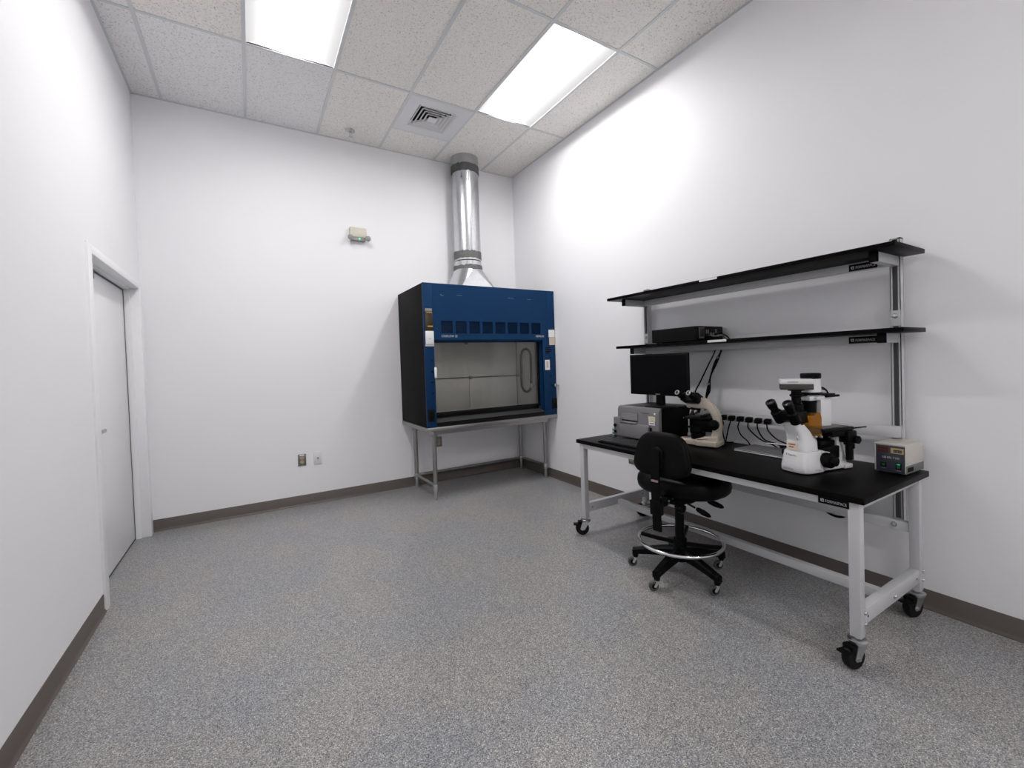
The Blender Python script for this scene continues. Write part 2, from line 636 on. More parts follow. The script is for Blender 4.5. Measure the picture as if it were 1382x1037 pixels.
put('door_gap', M().box(XL - REC - 0.10, XL - REC - 0.05, DY0 - 0.02, DY1 + 0.02, -0.002, DZ), DARK_IN, door)
gap_shade = mat('dark_gap_shade', (0.10, 0.10, 0.10), 0.8)  # dark strips paint in the shade of the gap round the leaf
put('door_gap_shade', M().box(XL - REC - 0.0005, XL - REC + 0.003, DY1 - 0.024, DY1 - 0.012, 0.0, DZ - 0.012), gap_shade, door)
put('door_gap_shade', M().box(XL - REC - 0.0005, XL - REC + 0.003, DY0, DY1 - 0.024, DZ - 0.024, DZ - 0.012), gap_shade, door)
put('door_gap_shade', M().box(XL - REC - 0.010, XL - REC + 0.001, DY0, DY1 - 0.012, 0.0005, 0.013), gap_shade, door)
hd = M()
hx = XL - REC
hd.lathe([(0.027, 0), (0.027, 0.006), (0.022, 0.010), (0.011, 0.012), (0.011, 0.05)], (hx, -1.15, 0.985), (1, 0, 0))
hd.box(hx + 0.036, hx + 0.052, -1.165, -1.005, 0.974, 0.996, 0.004)
put('door_handle', hd, ZINC, door, label='silver lever handle')
put('door_stop_pin', M().cyl((hx + 0.006, -0.92, DZ - 0.012), (hx + 0.006, -0.92, DZ - 0.072), 0.005, n=10), GREY_INK, door)

# ------------------------------------------------------------------ ceiling: slab, tiles, grid bars
ceil = struct('ceiling', M().box(XL - 0.3, 0.15, YF, 0.15, H + 0.16, H + 0.3), WALL)
xs = [XL] + [G0 - k * T for k in range(5, -1, -1)] + [0.0]
rows = [0.0, Y1, Y1 - 2 * T, Y1 - 4 * T, Y1 - 6 * T, Y1 - 8 * T, Y1 - 10 * T, YF]
lights_at = {(2, 1), (5, 1), (2, 5), (5, 5)}      # (column, row) cells that hold a troffer
tile_n = 0
for i in range(len(xs) - 1):
    for j in range(len(rows) - 1):
        if (i, j) in lights_at or rows[j] <= YF:
            continue
        y1_, y0_ = rows[j], max(rows[j + 1], YF)
        if y1_ - y0_ < 0.02:
            continue
        cells = [(y0_, y1_)]
        if (i, j) == (4, 0):
            cells = [(Y1 + T, 0.0)]                 # below it hangs the air diffuser, 2 ft square
        for a, b_ in cells:
            dz = random.uniform(-0.0012, 0.0012)
            cool = i in (0, 1, 2) and j == 0 or (i, j) == (0, 1)
            o = put('ceiling_tile', M().box(xs[i] + 0.003, xs[i + 1] - 0.003, a + 0.003, b_ - 0.003, H + 0.004 + dz, H + 0.02, 0.003, 1),
                    TILE_COOL if cool else TILE, ceil)
for x in xs[1:-1]:
    put('grid_bar', M().box(x - 0.012, x + 0.012, YF, 0, H - 0.001, H + 0.004), TBAR, ceil)
for y in rows[1:-1]:
    for i in range(len(xs) - 1):
        put('cross_bar', M().box(xs[i] + 0.012, xs[i + 1] - 0.012, y - 0.011, y + 0.011, H - 0.0008, H + 0.004), TBAR, ceil)
put('cross_bar', M().box(xs[4] + 0.012, xs[5] - 0.012, Y1 + T - 0.008, Y1 + T + 0.008, H - 0.0008, H + 0.004), TBAR, ceil)
ang = M()
ang.box(-0.016, 0, YF, 0, H - 0.0012, H + 0.003)
ang.box(XL, XL + 0.016, YF, 0, H - 0.0012, H + 0.003)
ang.box(XL, 0, -0.016, 0, H - 0.0012, H + 0.003)
put('wall_angle', ang, TBAR, ceil)


# ------------------------------------------------------------------ troffers
def troffer(i, j, label, group=None):
    x0, x1 = xs[i], xs[i + 1]
    y1_, y0_ = rows[j], rows[j + 1]
    cx, cy = (x0 + x1) / 2, (y0_ + y1_) / 2
    t = thing('ceiling_light', label, 'ceiling light', (cx, cy, H), 0, group)
    hw, hl = T / 2 - 0.013, T - 0.013
    n = 16
    # shallow arched lens
    zz = lambda u: 0.058 * (1 - (u / hw) ** 2) + 0.003
    us = [hw * (-1 + 2 * k / n) for k in range(n + 1)]
    b = M()
    pts = [(u, y, zz(u)) for y in (-hl, hl) for u in us]
    b._new(pts, [(k, k + 1, n + 2 + k, n + 1 + k) for k in range(n)])
    me_o = put('lens', b, LENS, t, world=False)
    for y, d in ((-hl, -0.004), (hl, 0.004)):
        put('end_cap', M().prism([(u, zz(u)) for u in us] + [(hw, -0.0005), (-hw, -0.0005)], y, y + d, 'xz'), WHITE_STEEL, t, world=False)
    f = M()
    f.box(-hw - 0.006, -hw, -hl, hl, -0.002, 0.01)
    f.box(hw, hw + 0.006, -hl, hl, -0.002, 0.01)
    f.box(-hw - 0.006, hw + 0.006, -hl - 0.006, -hl, -0.002, 0.01)
    f.box(-hw - 0.006, hw + 0.006, hl, hl + 0.006, -0.002, 0.01)
    put('frame', f, WHITE_STEEL, t, world=False)
    put('housing', M().box(-hw - 0.004, hw + 0.004, -hl - 0.004, hl + 0.004, 0.095, 0.13), WHITE_STEEL, t, world=False)
    return t



troffer(2, 1, 'lit ceiling panel nearer the left wall, cut off by the top edge of the picture')
troffer(5, 1, 'lit rectangular ceiling panel beside the square air vent, nearer the right wall')
troffer(2, 5, 'lit ceiling panel behind the viewer, nearer the left wall')
troffer(5, 5, 'lit ceiling panel behind the viewer, nearer the right wall')

# ------------------------------------------------------------------ air diffuser, sprinkler
dcx, dcy = (xs[4] + xs[5]) / 2, Y1 + T / 2
t = thing('air_diffuser', 'square white ceiling air vent with stepped concentric louvers beside the ceiling panel', 'air vent', (dcx, dcy, H))
hw = T / 2 - 0.012
core = 0.185


def ring_sq(b, ho, hi, z_out, z_in, th=0.003):
    """Square sloping blade between half-widths ho and hi."""
    for k in range(4):
        m = Matrix.Rotation(k * PI / 2, 4, 'Z')
        p = [(-ho, -ho, z_out), (ho, -ho, z_out), (hi, -hi, z_in), (-hi, -hi, z_in), (-ho, -ho, z_out + th), (ho, -ho, z_out + th), (hi, -hi, z_in + th), (-hi, -hi, z_in + th)]
        b._new([m @ V(q) for q in p], [(0, 1, 2, 3), (7, 6, 5, 4), (0, 4, 5, 1), (3, 2, 6, 7), (0, 3, 7, 4), (1, 5, 6, 2)])
    return b


put('face_plate', ring_sq(M(), hw, core, -0.003, -0.003), WHITE_STEEL, t, world=False)
put('throat', M().box(-core - 0.03, core + 0.03, -core - 0.03, core + 0.03, 0.07, 0.075), DARK_IN, t, world=False)
for k in range(4):
    ho = core - 0.006 - k * 0.034
    put('louver', ring_sq(ring_sq(M(), ho, ho - 0.007, -0.004, -0.004, 0.002), ho - 0.007, ho - 0.031, -0.004, 0.026, 0.002), WHITE_STEEL, t, world=False)
put('centre_plate', M().box(-0.044, 0.044, -0.044, 0.044, -0.006, -0.003, 0.001), WHITE_STEEL, t, world=False)

t = thing('sprinkler_head', 'small silver fire sprinkler head hanging from the ceiling tile', 'sprinkler', (-1.995, -0.225, H))
put('escutcheon', M().lathe([(0.040, 0.0), (0.040, -0.003), (0.030, -0.010), (0.014, -0.012)], n=24), ZINC, t, world=False)
put('frame', M().cyl((0, 0, -0.010), (0, 0, -0.022), 0.010, 0.008, 12).tube([(0.007, 0, -0.02), (0.014, 0, -0.035), (0.004, 0, -0.056)], 0.0028, 8).tube([(-0.007, 0, -0.02), (-0.014, 0, -0.035), (-0.004, 0, -0.056)], 0.0028, 8), ZINC, t, world=False)
put('deflector', M().lathe([(0.004, -0.052), (0.006, -0.056), (0.018, -0.058), (0.018, -0.060)], n=16), ZINC, t, world=False)

# ------------------------------------------------------------------ back-wall fittings
t = thing('emergency_light', 'white two-headed emergency light high on the back wall', 'emergency light', (-1.918, 0, 2.72))
put('case', M().box(-0.088, 0.078, -0.055, 0, -0.045, 0.062, 0.012, 3), IVORY, t, world=False)
put('lower_tray', M().prism([(-0.070, -0.075), (0.065, -0.075), (0.075, -0.045), (-0.085, -0.045)], -0.05, 0, 'xz', 0.004), mat('grey_tray', (0.33, 0.33, 0.32), 0.4), t, world=False)
for sx in (-1, 1):
    h = put('lamp_head', M().lathe([(0.014, 0), (0.025, 0.018), (0.027, 0.040), (0.024, 0.042)], (sx * 0.075, -0.048, -0.045), (sx * 0.35, -0.85, -0.25), 20), mat('grey_lamp_head', (0.34, 0.34, 0.34), 0.4), t, world=False)
put('status_light', M().ball((0.005, -0.054, -0.058), 0.0085), GREEN_LED, t, world=False)


def outlet(label, loc, facing):
    rz = {'back': 0.0, 'right': PI / 2}[facing]
    t = thing('wall_outlet', label, 'outlet', loc, rz)
    # local: faces -y when rz = 0; for the right wall rz turns -y to ... -x
    if facing == 'right':
        t.matrix_basis = Matrix.Translation(V(loc)) @ Matrix.Rotation(-PI / 2, 4, 'Z')
    put('wall_plate', M().box(-0.036, 0.036, -0.006, 0, -0.058, 0.058, 0.003, 2), PLATE_DK, t, world=False)
    for s_ in (-1, 1):
        r = put('receptacle', M().prism([(0.017 * math.cos(a), 0.0145 * math.sin(a) * 1.0 + s_ * 0.0195) for a in [2 * PI * k / 16 for k in range(16)]], -0.0085, -0.004, 'xz'), TAN, t, world=False)
        sl = M()
        for q in (-0.006, 0.006):
            sl.box(q - 0.0012, q + 0.0012, -0.0092, -0.0083, s_ * 0.0195 - 0.003, s_ * 0.0195 + 0.005)
        put('slot', sl, BLACK_MATTE, r, world=False)
    put('screw', M().cyl((0, -0.0075, 0), (0, -0.005, 0), 0.0035, n=10), ZINC, t, world=False)
    return t


t = outlet('dark steel power outlet on the back wall, left of the white blank plate', (-2.532, 0, 0.446), 'back')
put('label_strip', M().box(-0.020, 0.020, -0.0068, -0.0058, 0.042, 0.054), PAPER, t, world=False, label='pale label strip')
outlet('dark steel power outlet on the back wall under the blue hood', (-1.108, 0, 0.452), 'back')
outlet('dark steel power outlet on the right wall seen under the bench', (0, -1.895, 0.435), 'right')
t = thing('coaxial_plate', 'white blank wall plate with one centre socket beside the dark outlet', 'wall plate', (-2.389, 0, 0.446))
put('wall_plate', M().box(-0.036, 0.036, -0.007, 0, -0.060, 0.064, 0.003, 2), WHITE_STEEL, t, world=False)
put('socket', M().cyl((0, -0.012, 0), (0, -0.006, 0), 0.0085, n=14), GREY_INK, t, world=False)

# ------------------------------------------------------------------ fume hood
HX0, HX1, HY0, HY1, HZ0, HZ1 = -1.525, -0.004, -0.80, -0.018, 0.740, 2.112
t = hood = thing('fume_hood', 'blue fronted fume hood with black sides standing on a steel stand', 'fume hood', ((HX0 + HX1) / 2, HY0, HZ0))
put('side_panel', M().box(HX0, HX0 + 0.012, HY0 + 0.02, HY1, HZ0, HZ1 - 0.002, 0.002), HOODSIDE, t, label='black left side panel')
put('side_panel', M().box(HX1 - 0.012, HX1, HY0 + 0.02, HY1, HZ0, HZ1 - 0.002, 0.002), HOODSIDE, t)
put('top_panel', M().box(HX0 + 0.012, HX1 - 0.012, HY0 + 0.02, HY1, HZ1 - 0.02, HZ1 - 0.004), HOODSIDE, t)
put('back_panel', M().box(HX0 + 0.012, HX1 - 0.012, HY1 - 0.012, HY1, HZ0, HZ1 - 0.02), HOODSIDE, t)
# blue corner posts
PW = 0.096
lp = put('corner_post', M().box(HX0 - 0.001, HX0 + PW - 0.0005, HY0, HY0 + 0.019, HZ0, HZ1, 0.003).box(HX0 + PW - 0.012, HX0 + PW, HY0 + 0.002, HY0 + 0.085, HZ0 + 0.001, 1.58), BLUE, t)
rp = put('corner_post', M().box(HX1 - 0.170, HX1, HY0, HY0 + 0.019, HZ0, 1.58, 0.003).box(HX1 - 0.170, HX1 - 0.158, HY0 + 0.002, HY0 + 0.085, HZ0 + 0.001, 1.58).box(HX1 - PW + 0.001, HX1, HY0, HY0 + 0.019, 1.58, HZ1, 0.003), BLUE, t)
# front panel with eight louver grilles cut in
FX0, FX1 = HX0 + PW, HX1 - PW
GZ0, GZ1 = 1.633, 1.754
gx = [-1.350 + k * (1.180 / 7.97) for k in range(8)]
GW = 0.118
fp = M()
e_ = 0.0005
fp.box(FX0 + e_, FX1 - e_, HY0 + 0.001, HY0 + 0.022, GZ1, HZ1 - 0.001, 0.0)
fp.box(FX0 + e_, FX1 - e_, HY0 + 0.001, HY0 + 0.022, 1.582, GZ0, 0.0)
cuts = [FX0 + e_] + [q for g in gx for q in (g, g + GW)] + [FX1 - e_]
for k in range(0, len(cuts), 2):
    fp.box(cuts[k], cuts[k + 1], HY0 + 0.001, HY0 + 0.022, GZ0, GZ1)
fpo = put('front_panel', fp, BLUE, t)
for g in gx:
    b = M()
    n = 7
    dz = (GZ1 - GZ0) / n
    for k in range(n):
        z = GZ0 + k * dz
        b.prism([(HY0 + 0.003, z + 0.001), (HY0 + 0.0045, z + 0.0005), (HY0 + 0.018, z + dz * 0.95), (HY0 + 0.0165, z + dz)], g, g + GW, 'yz')
    b.box(g, g + GW, HY0 + 0.019, HY0 + 0.022, GZ0, GZ1)
    put('vent_grille', b, BLUE_DK, t)
put('panel_lip', M().prism([(HY0 + 0.001, 1.582), (HY0 + 0.001, 1.574), (HY0 + 0.05, 1.549), (HY0 + 0.06, 1.549), (HY0 + 0.06, 1.582)], FX0, HX1 - 0.170 + 0.08, 'yz', 0.002), BLUE, t)
for x, z, w in ((-1.350, 2.004, 0.018), (-1.345, 1.994, 0.03), (-1.18, 2.008, 0.06), (-0.60, 2.008, 0.07), (-0.36, 2.003, 0.05)):
    put('paint_chip', M().box(x, x + w, HY0 + 0.0004, HY0 + 0.0012, z, z + 0.0022), SCUFF, fpo)
text('lettering', 'UNIFLOW SE', 0.030, face_m((-1.351, HY0 + 0.0007, 1.598), NY), WHITE_INK, fpo, width=0.165)
text('lettering', 'HEMCO', 0.026, face_m((-0.262, HY0 + 0.0007, 1.601), NY), CREAM_PAPER, fpo, width=0.105)
# liner
LX0, LX1, LY1, LZ0 = -1.425, -0.115, -0.15, 0.80
ln = M()
ln.box(LX0 - 0.006, LX1 + 0.006, LY1, LY1 + 0.006, LZ0, 2.0)
ln.box(LX0 - 0.006, LX0, HY0 + 0.085, LY1, LZ0, 2.0)
ln.box(LX1, LX1 + 0.006, HY0 + 0.085, LY1, LZ0, 2.0)
ln.box(LX0, LX1, HY0 + 0.03, LY1, 1.98, 1.99)
lin = put('liner', ln, LINER, t)
b = M()
b.box(-1.0, -0.9, LY1 - 0.012, LY1, 1.30, 1.80)
put('baffle_panel', M().box(LX0 + 0.003, -0.775, LY1 - 0.010, LY1 - 0.001, LZ0 + 0.03, 1.170, 0.001).box(-0.771, LX1 - 0.003, LY1 - 0.010, LY1 - 0.001, LZ0 + 0.03, 1.166, 0.001), LINER, t)
put('baffle_panel', M().box(LX0 + 0.003, LX1 - 0.003, LY1 - 0.010, LY1 - 0.001, 1.182, 1.97, 0.001), LINER, t)
b.bm.free()
rod = M()
rod.cyl((LX0, LY1 - 0.022, 1.183), (LX1, LY1 - 0.022, 1.176), 0.0055, n=10)
rod.cyl((LX1 - 0.012, LY1 - 0.014, LZ0), (LX1 - 0.012, LY1 - 0.014, 1.98), 0.0055, n=10)
put('lattice_rod', rod, GREY_INK, t)
for x, z in ((-0.761, 1.177), (LX1 - 0.012, 1.176), (-0.80, 1.575)):
    put('rod_clamp', M().box(x - 0.017, x + 0.017, LY1 - 0.036, LY1 - 0.012, z - 0.017, z + 0.017, 0.004), STEEL, t)
# hose loop on the right inner wall
hp = []
cy0, rr = -0.385, 0.105
for k in range(9):
    a = PI * k / 8
    hp.append((LX1 - 0.016, cy0 + rr * math.cos(a), 1.385 + rr * math.sin(a)))
for k in range(9):
    a = PI + PI * k / 8
    hp.append((LX1 - 0.016, cy0 + 0.005 + rr * math.cos(a), 1.075 + 0.9 * rr * math.sin(a)))
put('hose_loop', M().tube(hp, 0.0145, 10, 3, True), RUBBER, t, label='black hose loop on the inner wall')
put('hose_tap', M().lathe([(0.012, 0), (0.012, 0.02), (0.026, 0.024), (0.028, 0.040), (0.012, 0.046)], (LX1 - 0.002, -0.525, 1.060), (-1, 0, 0), 18), STEEL, t)
# work surface, airfoil, sash
put('work_surface', M().box(HX0 + 0.013, HX1 - 0.013, HY0 + 0.002, HY1 - 0.013, HZ0 + 0.002, LZ0 - 0.020).box(LX0 - 0.05, LX1 + 0.05, -0.70, LY1 + 0.05, LZ0 - 0.018, LZ0 + 0.001), EPOXY, t)
put('airfoil', M().prism([(HY0 - 0.002, 0.784), (HY0 + 0.008, 0.790), (HY0 + 0.095, 0.816), (HY0 + 0.098, 0.810), (HY0 + 0.012, 0.782)], LX0 + 0.002, HX1 - 0.085, 'yz'), AIRFOIL, t)
put('sill', M().box(LX0 + 0.001, HX1 - 0.175, HY0 + 0.100, HY0 + 0.112, LZ0 - 0.01, 0.845), EPOXY, t)
sf = M()
SX0, SX1, SY = LX0 - 0.002, HX1 - 0.170, HY0 + 0.075
sf.box(SX0, SX1, SY, SY + 0.014, 0.846, 0.872, 0.002)
sf.box(SX1 - 0.026, SX1, SY, SY + 0.014, 0.872, 1.60, 0.002)
sf.box(SX0, SX0 + 0.010, SY, SY + 0.014, 0.872, 1.60, 0.002)
sash = put('sash', sf, EPOXY, t)
put('pane', M().box(SX0 + 0.010, SX1 - 0.026, SY + 0.004, SY + 0.009, 0.872, 1.60), SASH_GLASS, sash)
# things on the posts
put('gauge', M().box(-1.513, -1.438, HY0 - 0.010, HY0 + 0.002, 1.657, 1.838, 0.003), AMBER_DK, t, label='dark amber airflow gauge')
put('gauge_cap', M().box(-1.509, -1.444, HY0 - 0.012, HY0 + 0.002, 1.839, 1.868, 0.002), SILVER_LT, t)
put('gauge_mark', M().box(-1.492, -1.440, HY0 - 0.0115, HY0 - 0.009, 1.692, 1.706), AMBER, t)
put('gauge_mark', M().box(-1.500, -1.442, HY0 - 0.0115, HY0 - 0.009, 1.826, 1.834), AMBER, t)
sb = put('switch_box', M().box(-1.514, -1.434, HY0 - 0.016, HY0 + 0.002, 1.530, 1.655, 0.004).box(-1.517, -1.433, HY0 - 0.008, HY0 + 0.002, 1.511, 1.528, 0.003), WHITE_STEEL, t)
put('toggle', M().box(-1.482, -1.466, HY0 - 0.019, HY0 - 0.015, 1.580, 1.584), GREY_INK, sb)
put('notice_label', M().box(-0.090, -0.008, HY0 - 0.0015, HY0 + 0.001, 1.600, 1.682), PAPER, t)
put('notice_label', M().box(-0.084, -0.006, HY0 - 0.0015, HY0 + 0.001, 1.514, 1.598), mat('beige_label', (0.58, 0.50, 0.42), 0.6, var=0.08, scale=80), t, label='beige printed label')
b = M()
for z, w in ((1.478, 0.070), (1.458, 0.085), (1.438, 0.07), (1.420, 0.05)):
    b.box(-0.140, -0.140 + w, HY0 - 0.0012, HY0 + 0.001, z, z + 0.012)
put('dark_print', b, BLACK_MATTE, t)
put('notice_label', M().box(-0.150, -0.087, HY0 - 0.0015, HY0 + 0.001, 1.239, 1.350, 0.0), PAPER, t)
put('label_print', M().box(-0.132, -0.107, HY0 - 0.002, HY0 + 0.001, 1.262, 1.335), mat('pinkish_print', (0.55, 0.46, 0.44), 0.6), t)
put('side_tag', M().box(-1.436, -1.413, HY0 - 0.004, HY0 + 0.002, 1.211, 1.311, 0.001), PAPER, t)
for k in range(4):
    put('plug_button', M().cyl((-1.459, HY0 - 0.003, 1.376 - 0.1027 * k), (-1.459, HY0 + 0.002, 1.376 - 0.1027 * k), 0.009, n=14), BLACK_PL, t)
    put('plug_button', M().cyl((-0.075, HY0 - 0.003, 1.376 - 0.1027 * k), (-0.075, HY0 + 0.002, 1.376 - 0.1027 * k), 0.008, n=14), BLACK_PL, t)
for x0_, x1_, z0_, z1_ in ((-1.516, -1.447, 0.798, 0.914), (-0.072, -0.004, 0.806, 0.921)):
    ob = put('outlet_cover', M().box(x0_, x1_, HY0 - 0.005, HY0 + 0.002, z0_, z1_, 0.003), BLACK_MATTE, t)
    for s_ in (-1, 1):
        zc = (z0_ + z1_) / 2 + s_ * 0.02
        put('receptacle', M().prism([((x0_ + x1_) / 2 + 0.017 * math.cos(a), zc + 0.0145 * math.sin(a)) for a in [2 * PI * k / 14 for k in range(14)]], HY0 - 0.0075, HY0 - 0.004, 'xz'), BLACK_PL, ob)
put('service_valve', M().lathe([(0.012, 0), (0.012, 0.025), (0.020, 0.028), (0.020, 0.040), (0.009, 0.044)], (-0.038, HY0, 1.067), (0, -1, 0), 18).box(-0.048, -0.028, HY0 - 0.062, HY0 - 0.042, 1.050, 1.084, 0.004), CHROME, t)
put('valve_button', M().cyl((-0.012, HY0 - 0.048, 1.067), (-0.026, HY0 - 0.048, 1.067), 0.009, n=14), mat('yellow_valve_cap', (0.6, 0.42, 0.06), 0.4), t)

# ------------------------------------------------------------------ stand under the hood
t = thing('hood_stand', 'stainless steel pipe leg stand carrying the blue hood', 'stand', ((HX0 + HX1) / 2, HY0 + 0.15, 0))
put('top_frame', M().box(HX0 - 0.004, HX1 + 0.001, HY0 - 0.002, HY1, 0.702, HZ0 - 0.001, 0.003).box(HX0 + 0.08, HX1 - 0.08, HY0 + 0.06, HY1 - 0.04, 0.66, 0.702), STEEL, t)
legs = [(-1.408, -0.646), (-1.415, -0.10), (-0.056, -0.620), (-0.062, -0.10)]
for x, y in legs:
    lg = put('leg', M().lathe([(0.022, 0.12), (0.022, 0.66)], (x, y, 0), n=20), STEEL, t)
    put('foot', M().lathe([(0.013, 0.0), (0.016, 0.004), (0.016, 0.016), (0.019, 0.022), (0.019, 0.12)], (x, y, 0), n=18), ZINC, lg)
    put('collar', M().lathe([(0.026, 0.098), (0.0275, 0.102), (0.0275, 0.152), (0.026, 0.156)], (x, y, 0), n=20), ZINC, lg)
    put('flange', M().lathe([(0.032, 0.628), (0.034, 0.634), (0.034, 0.662)], (x, y, 0), n=20), STEEL, lg)
for a, b_ in ((0, 1), (1, 3), (3, 2)):
    put('brace', M().cyl((*legs[a], 0.138), (*legs[b_], 0.138), 0.0165, n=16), STEEL, t)

# ------------------------------------------------------------------ exhaust duct
DX, DY, DR = -0.748, -0.183, 0.151
t = thing('exhaust_duct', 'round galvanised exhaust duct rising from the hood to the ceiling', 'duct', (DX, DY, HZ1))
put('ceiling_collar', M().lathe([(DR + 0.004, 3.50), (DR + 0.004, H + 0.004)], (DX, DY, 0), n=56), GALV_DULL, t)
put('pipe', M().lathe([(DR, 2.50), (DR, 3.56)], (DX, DY, 0), n=56), GALV, t)
put('seam', M().box(DX - 0.03, DX - 0.022, DY - DR * 1.0, DY - DR * 0.96, 2.6, 3.49), GALV_DULL, t)

fd = unit((-0.434, -0.90, 0))
sd = V((0, 0, 1)).cross(fd)
text('painted_letter', 'A', 0.085, face_m(V((DX, DY, 3.395)) + fd * (DR + 0.0008) - sd * 0.052, fd), mat('faint_blue_marker', (0.16, 0.16, 0.30), 0.6), t, 0.001, width=0.026)


def band(z0, z1, r, seed):
    rnd = random.Random(seed)
    b = M()
    n = 56
    lo = [z0 + rnd.uniform(-0.004, 0.004) for k in range(n)]
    hi = [z1 + rnd.uniform(-0.006, 0.008) for k in range(n)]
    ringf = lambda zz, rr_: [(DX + rr_ * math.cos(2 * PI * k / n), DY + rr_ * math.sin(2 * PI * k / n), zz[k]) for k in range(n)]
    b.loft([ringf(lo, r - 0.006), ringf(lo, r), ringf(hi, r), ringf(hi, r - 0.006)], False, False)
    return b


put('sealant_band', band(3.487, 3.565, DR + 0.008, 1), MASTIC, t)
put('sealant_band', band(2.520, 2.600, DR + 0.006, 2), mat('grey_duct_mastic', (0.15, 0.15, 0.148), 0.85, var=0.3, scale=60, bump=1.0, bscale=120), t)
put('gap_ring', M().lathe([(DR - 0.004, 2.488), (DR - 0.004, 2.506)], (DX, DY, 0), n=56), BLACK_MATTE, t)
put('neck', M().lathe([(DR + 0.004, 2.41), (DR + 0.004, 2.490)], (DX, DY, 0), n=56), GALV, t)
put('sealant_band', band(2.388, 2.440, DR + 0.014, 3), mat('grey_duct_mastic', (0.15, 0.15, 0.148), 0.85), t)
TX, TY0, TY1, TZ0, TZ1, TR = 0.250, -0.435, -0.024, HZ1 + 0.0005, 2.41, DR + 0.006
cor = [(DX + TX, TY1), (DX - TX, TY1), (DX - TX, TY0), (DX + TX, TY0)]
tb = M()
N4 = 12
circ = lambda a: (DX + TR * math.cos(a), DY + TR * math.sin(a), TZ1)
for k in range(4):
    p = (*cor[k], TZ0)
    q = (*cor[(k + 1) % 4], TZ0)
    a0 = k * PI / 2
    arc = [circ(a0 + (PI / 2) * i / N4) for i in range(N4 + 1)]
    tb._new([p] + arc, [(0, i + 1, i + 2) for i in range(N4)])
for k in range(4):
    p, q = (*cor[k], TZ0), (*cor[(k + 1) % 4], TZ0)
    tb._new([p, q, circ((k + 1) * PI / 2)], [(0, 1, 2)])
put('transition', tb, GALV, t, sharp=40)

# ------------------------------------------------------------------ lab bench with shelving
BX0, BY0, BL, BD = -0.797, -3.908, 1.778, 0.701      # outer faces of the legs: front, near end, span, depth
BX1, BY1 = BX0 + BD, BY0 + BL
ZT, TT = 0.702, 0.0274                              # underside of the top and its thickness
ZTOP = ZT + TT
LS = 0.042                                          # leg section
t = bench = thing('lab_bench', 'long black topped lab bench on casters with two black shelves above it', 'workbench', ((BX0 + BX1) / 2, (BY0 + BY1) / 2, 0))
put('worktop', M().box(BX0 - 0.016, BX1 + 0.016, BY0 - 0.022, BY1 + 0.022, ZT, ZTOP, 0.0025), BLACK_TOP, t)


def bench_caster(x, y, ang, pedal=True):
    """Swivel caster: mounting ring, fork, wheel and brake pedal."""
    m = Matrix.Translation((x, y, 0)) @ Matrix.Rotation(ang, 4, 'Z')
    tr = 0.032
    c = put('caster', M(m).lathe([(0.020, 0.102), (0.034, 0.104), (0.037, 0.110), (0.037, 0.118), (0.030, 0.122), (0.012, 0.123), (0.012, 0.132)], n=24)
            .prism([(-0.026, 0.104), (0.028, 0.104), (-0.012, 0.040), (-0.032, 0.036), (-0.044, 0.046)], -0.0215, -0.0185, 'xz')
            .prism([(-0.026, 0.104), (0.028, 0.104), (-0.012, 0.040), (-0.032, 0.036), (-0.044, 0.046)], 0.0185, 0.0215, 'xz')
            .box(-0.026, 0.028, -0.0215, 0.0215, 0.100, 0.1045), ZINC, t)
    put('wheel', M(m).lathe([(0.012, -0.017), (0.046, -0.016), (0.0505, -0.010), (0.051, 0.0), (0.0505, 0.010), (0.046, 0.016), (0.012, 0.017)], (-0.028, 0, 0.051), (0, 1, 0), 32), RUBBER, c)
    put('axle_nut', M(m).cyl((-0.028, -0.030, 0.051), (-0.028, 0.030, 0.051), 0.007, n=6), ZINC, c)
    if pedal:
        put('brake_pedal', M(m).box(-0.094, -0.040, -0.024, 0.024, 0.076, 0.084, 0.003, m=None).box(-0.060, -0.030, -0.022, 0.022, 0.084, 0.104, 0.003), BLACK_PL, c)
    return c


for kx, x in enumerate((BX0, BX1 - LS)):
    for ky, y in enumerate((BY0, BY1 - LS)):
        put('leg', M().box(x, x + LS, y, y + LS, 0.130, ZT, 0.003), BENCH_STEEL, t)
bench_caster(BX0 + LS / 2, BY0 + LS / 2, math.radians(-14))
bench_caster(BX1 - LS / 2, BY0 + LS / 2, math.radians(-16))
bench_caster(BX0 + LS / 2, BY1 - LS / 2, math.radians(-35))
bench_caster(BX1 - LS / 2, BY1 - LS / 2, math.radians(-50))
put('front_apron', M().box(BX0 + 0.002, BX0 + 0.030, BY0 + LS, BY1 - LS, ZT - 0.036, ZT, 0.002), BENCH_STEEL, t)
put('rear_apron', M().box(BX1 - 0.030, BX1 - 0.002, BY0 + LS, BY1 - LS, ZT - 0.036, ZT, 0.002), BENCH_STEEL, t)
for y in (BY0 + 0.004, BY1 - 0.034):
    put('end_apron', M().box(BX0 + LS, BX1 - LS, y, y + 0.030, ZT - 0.030, ZT, 0.002), BENCH_STEEL, t)
ZR0, ZR1 = 0.176, 0.241
for k, y in enumerate((BY0 + 0.003, BY1 - 0.041)):
    rl = put('end_rail', M().box(BX0 + LS, BX1 - LS, y, y + 0.038, ZR0, ZR1, 0.002), BENCH_STEEL, t)
    yo = y - 0.001
    for x in (BX0 + 0.075, BX1 - 0.075):
        put('bolt_hole', M().cyl((x, yo, 0.205), (x, yo + 0.004, 0.205), 0.005, n=10), BLACK_MATTE, rl)
    put('bolt', M().lathe([(0.009, 0), (0.009, -0.004), (0.006, -0.009)], ((BX0 + BX1) / 2, y, 0.205), (0, 1, 0), 12), ZINC, rl)
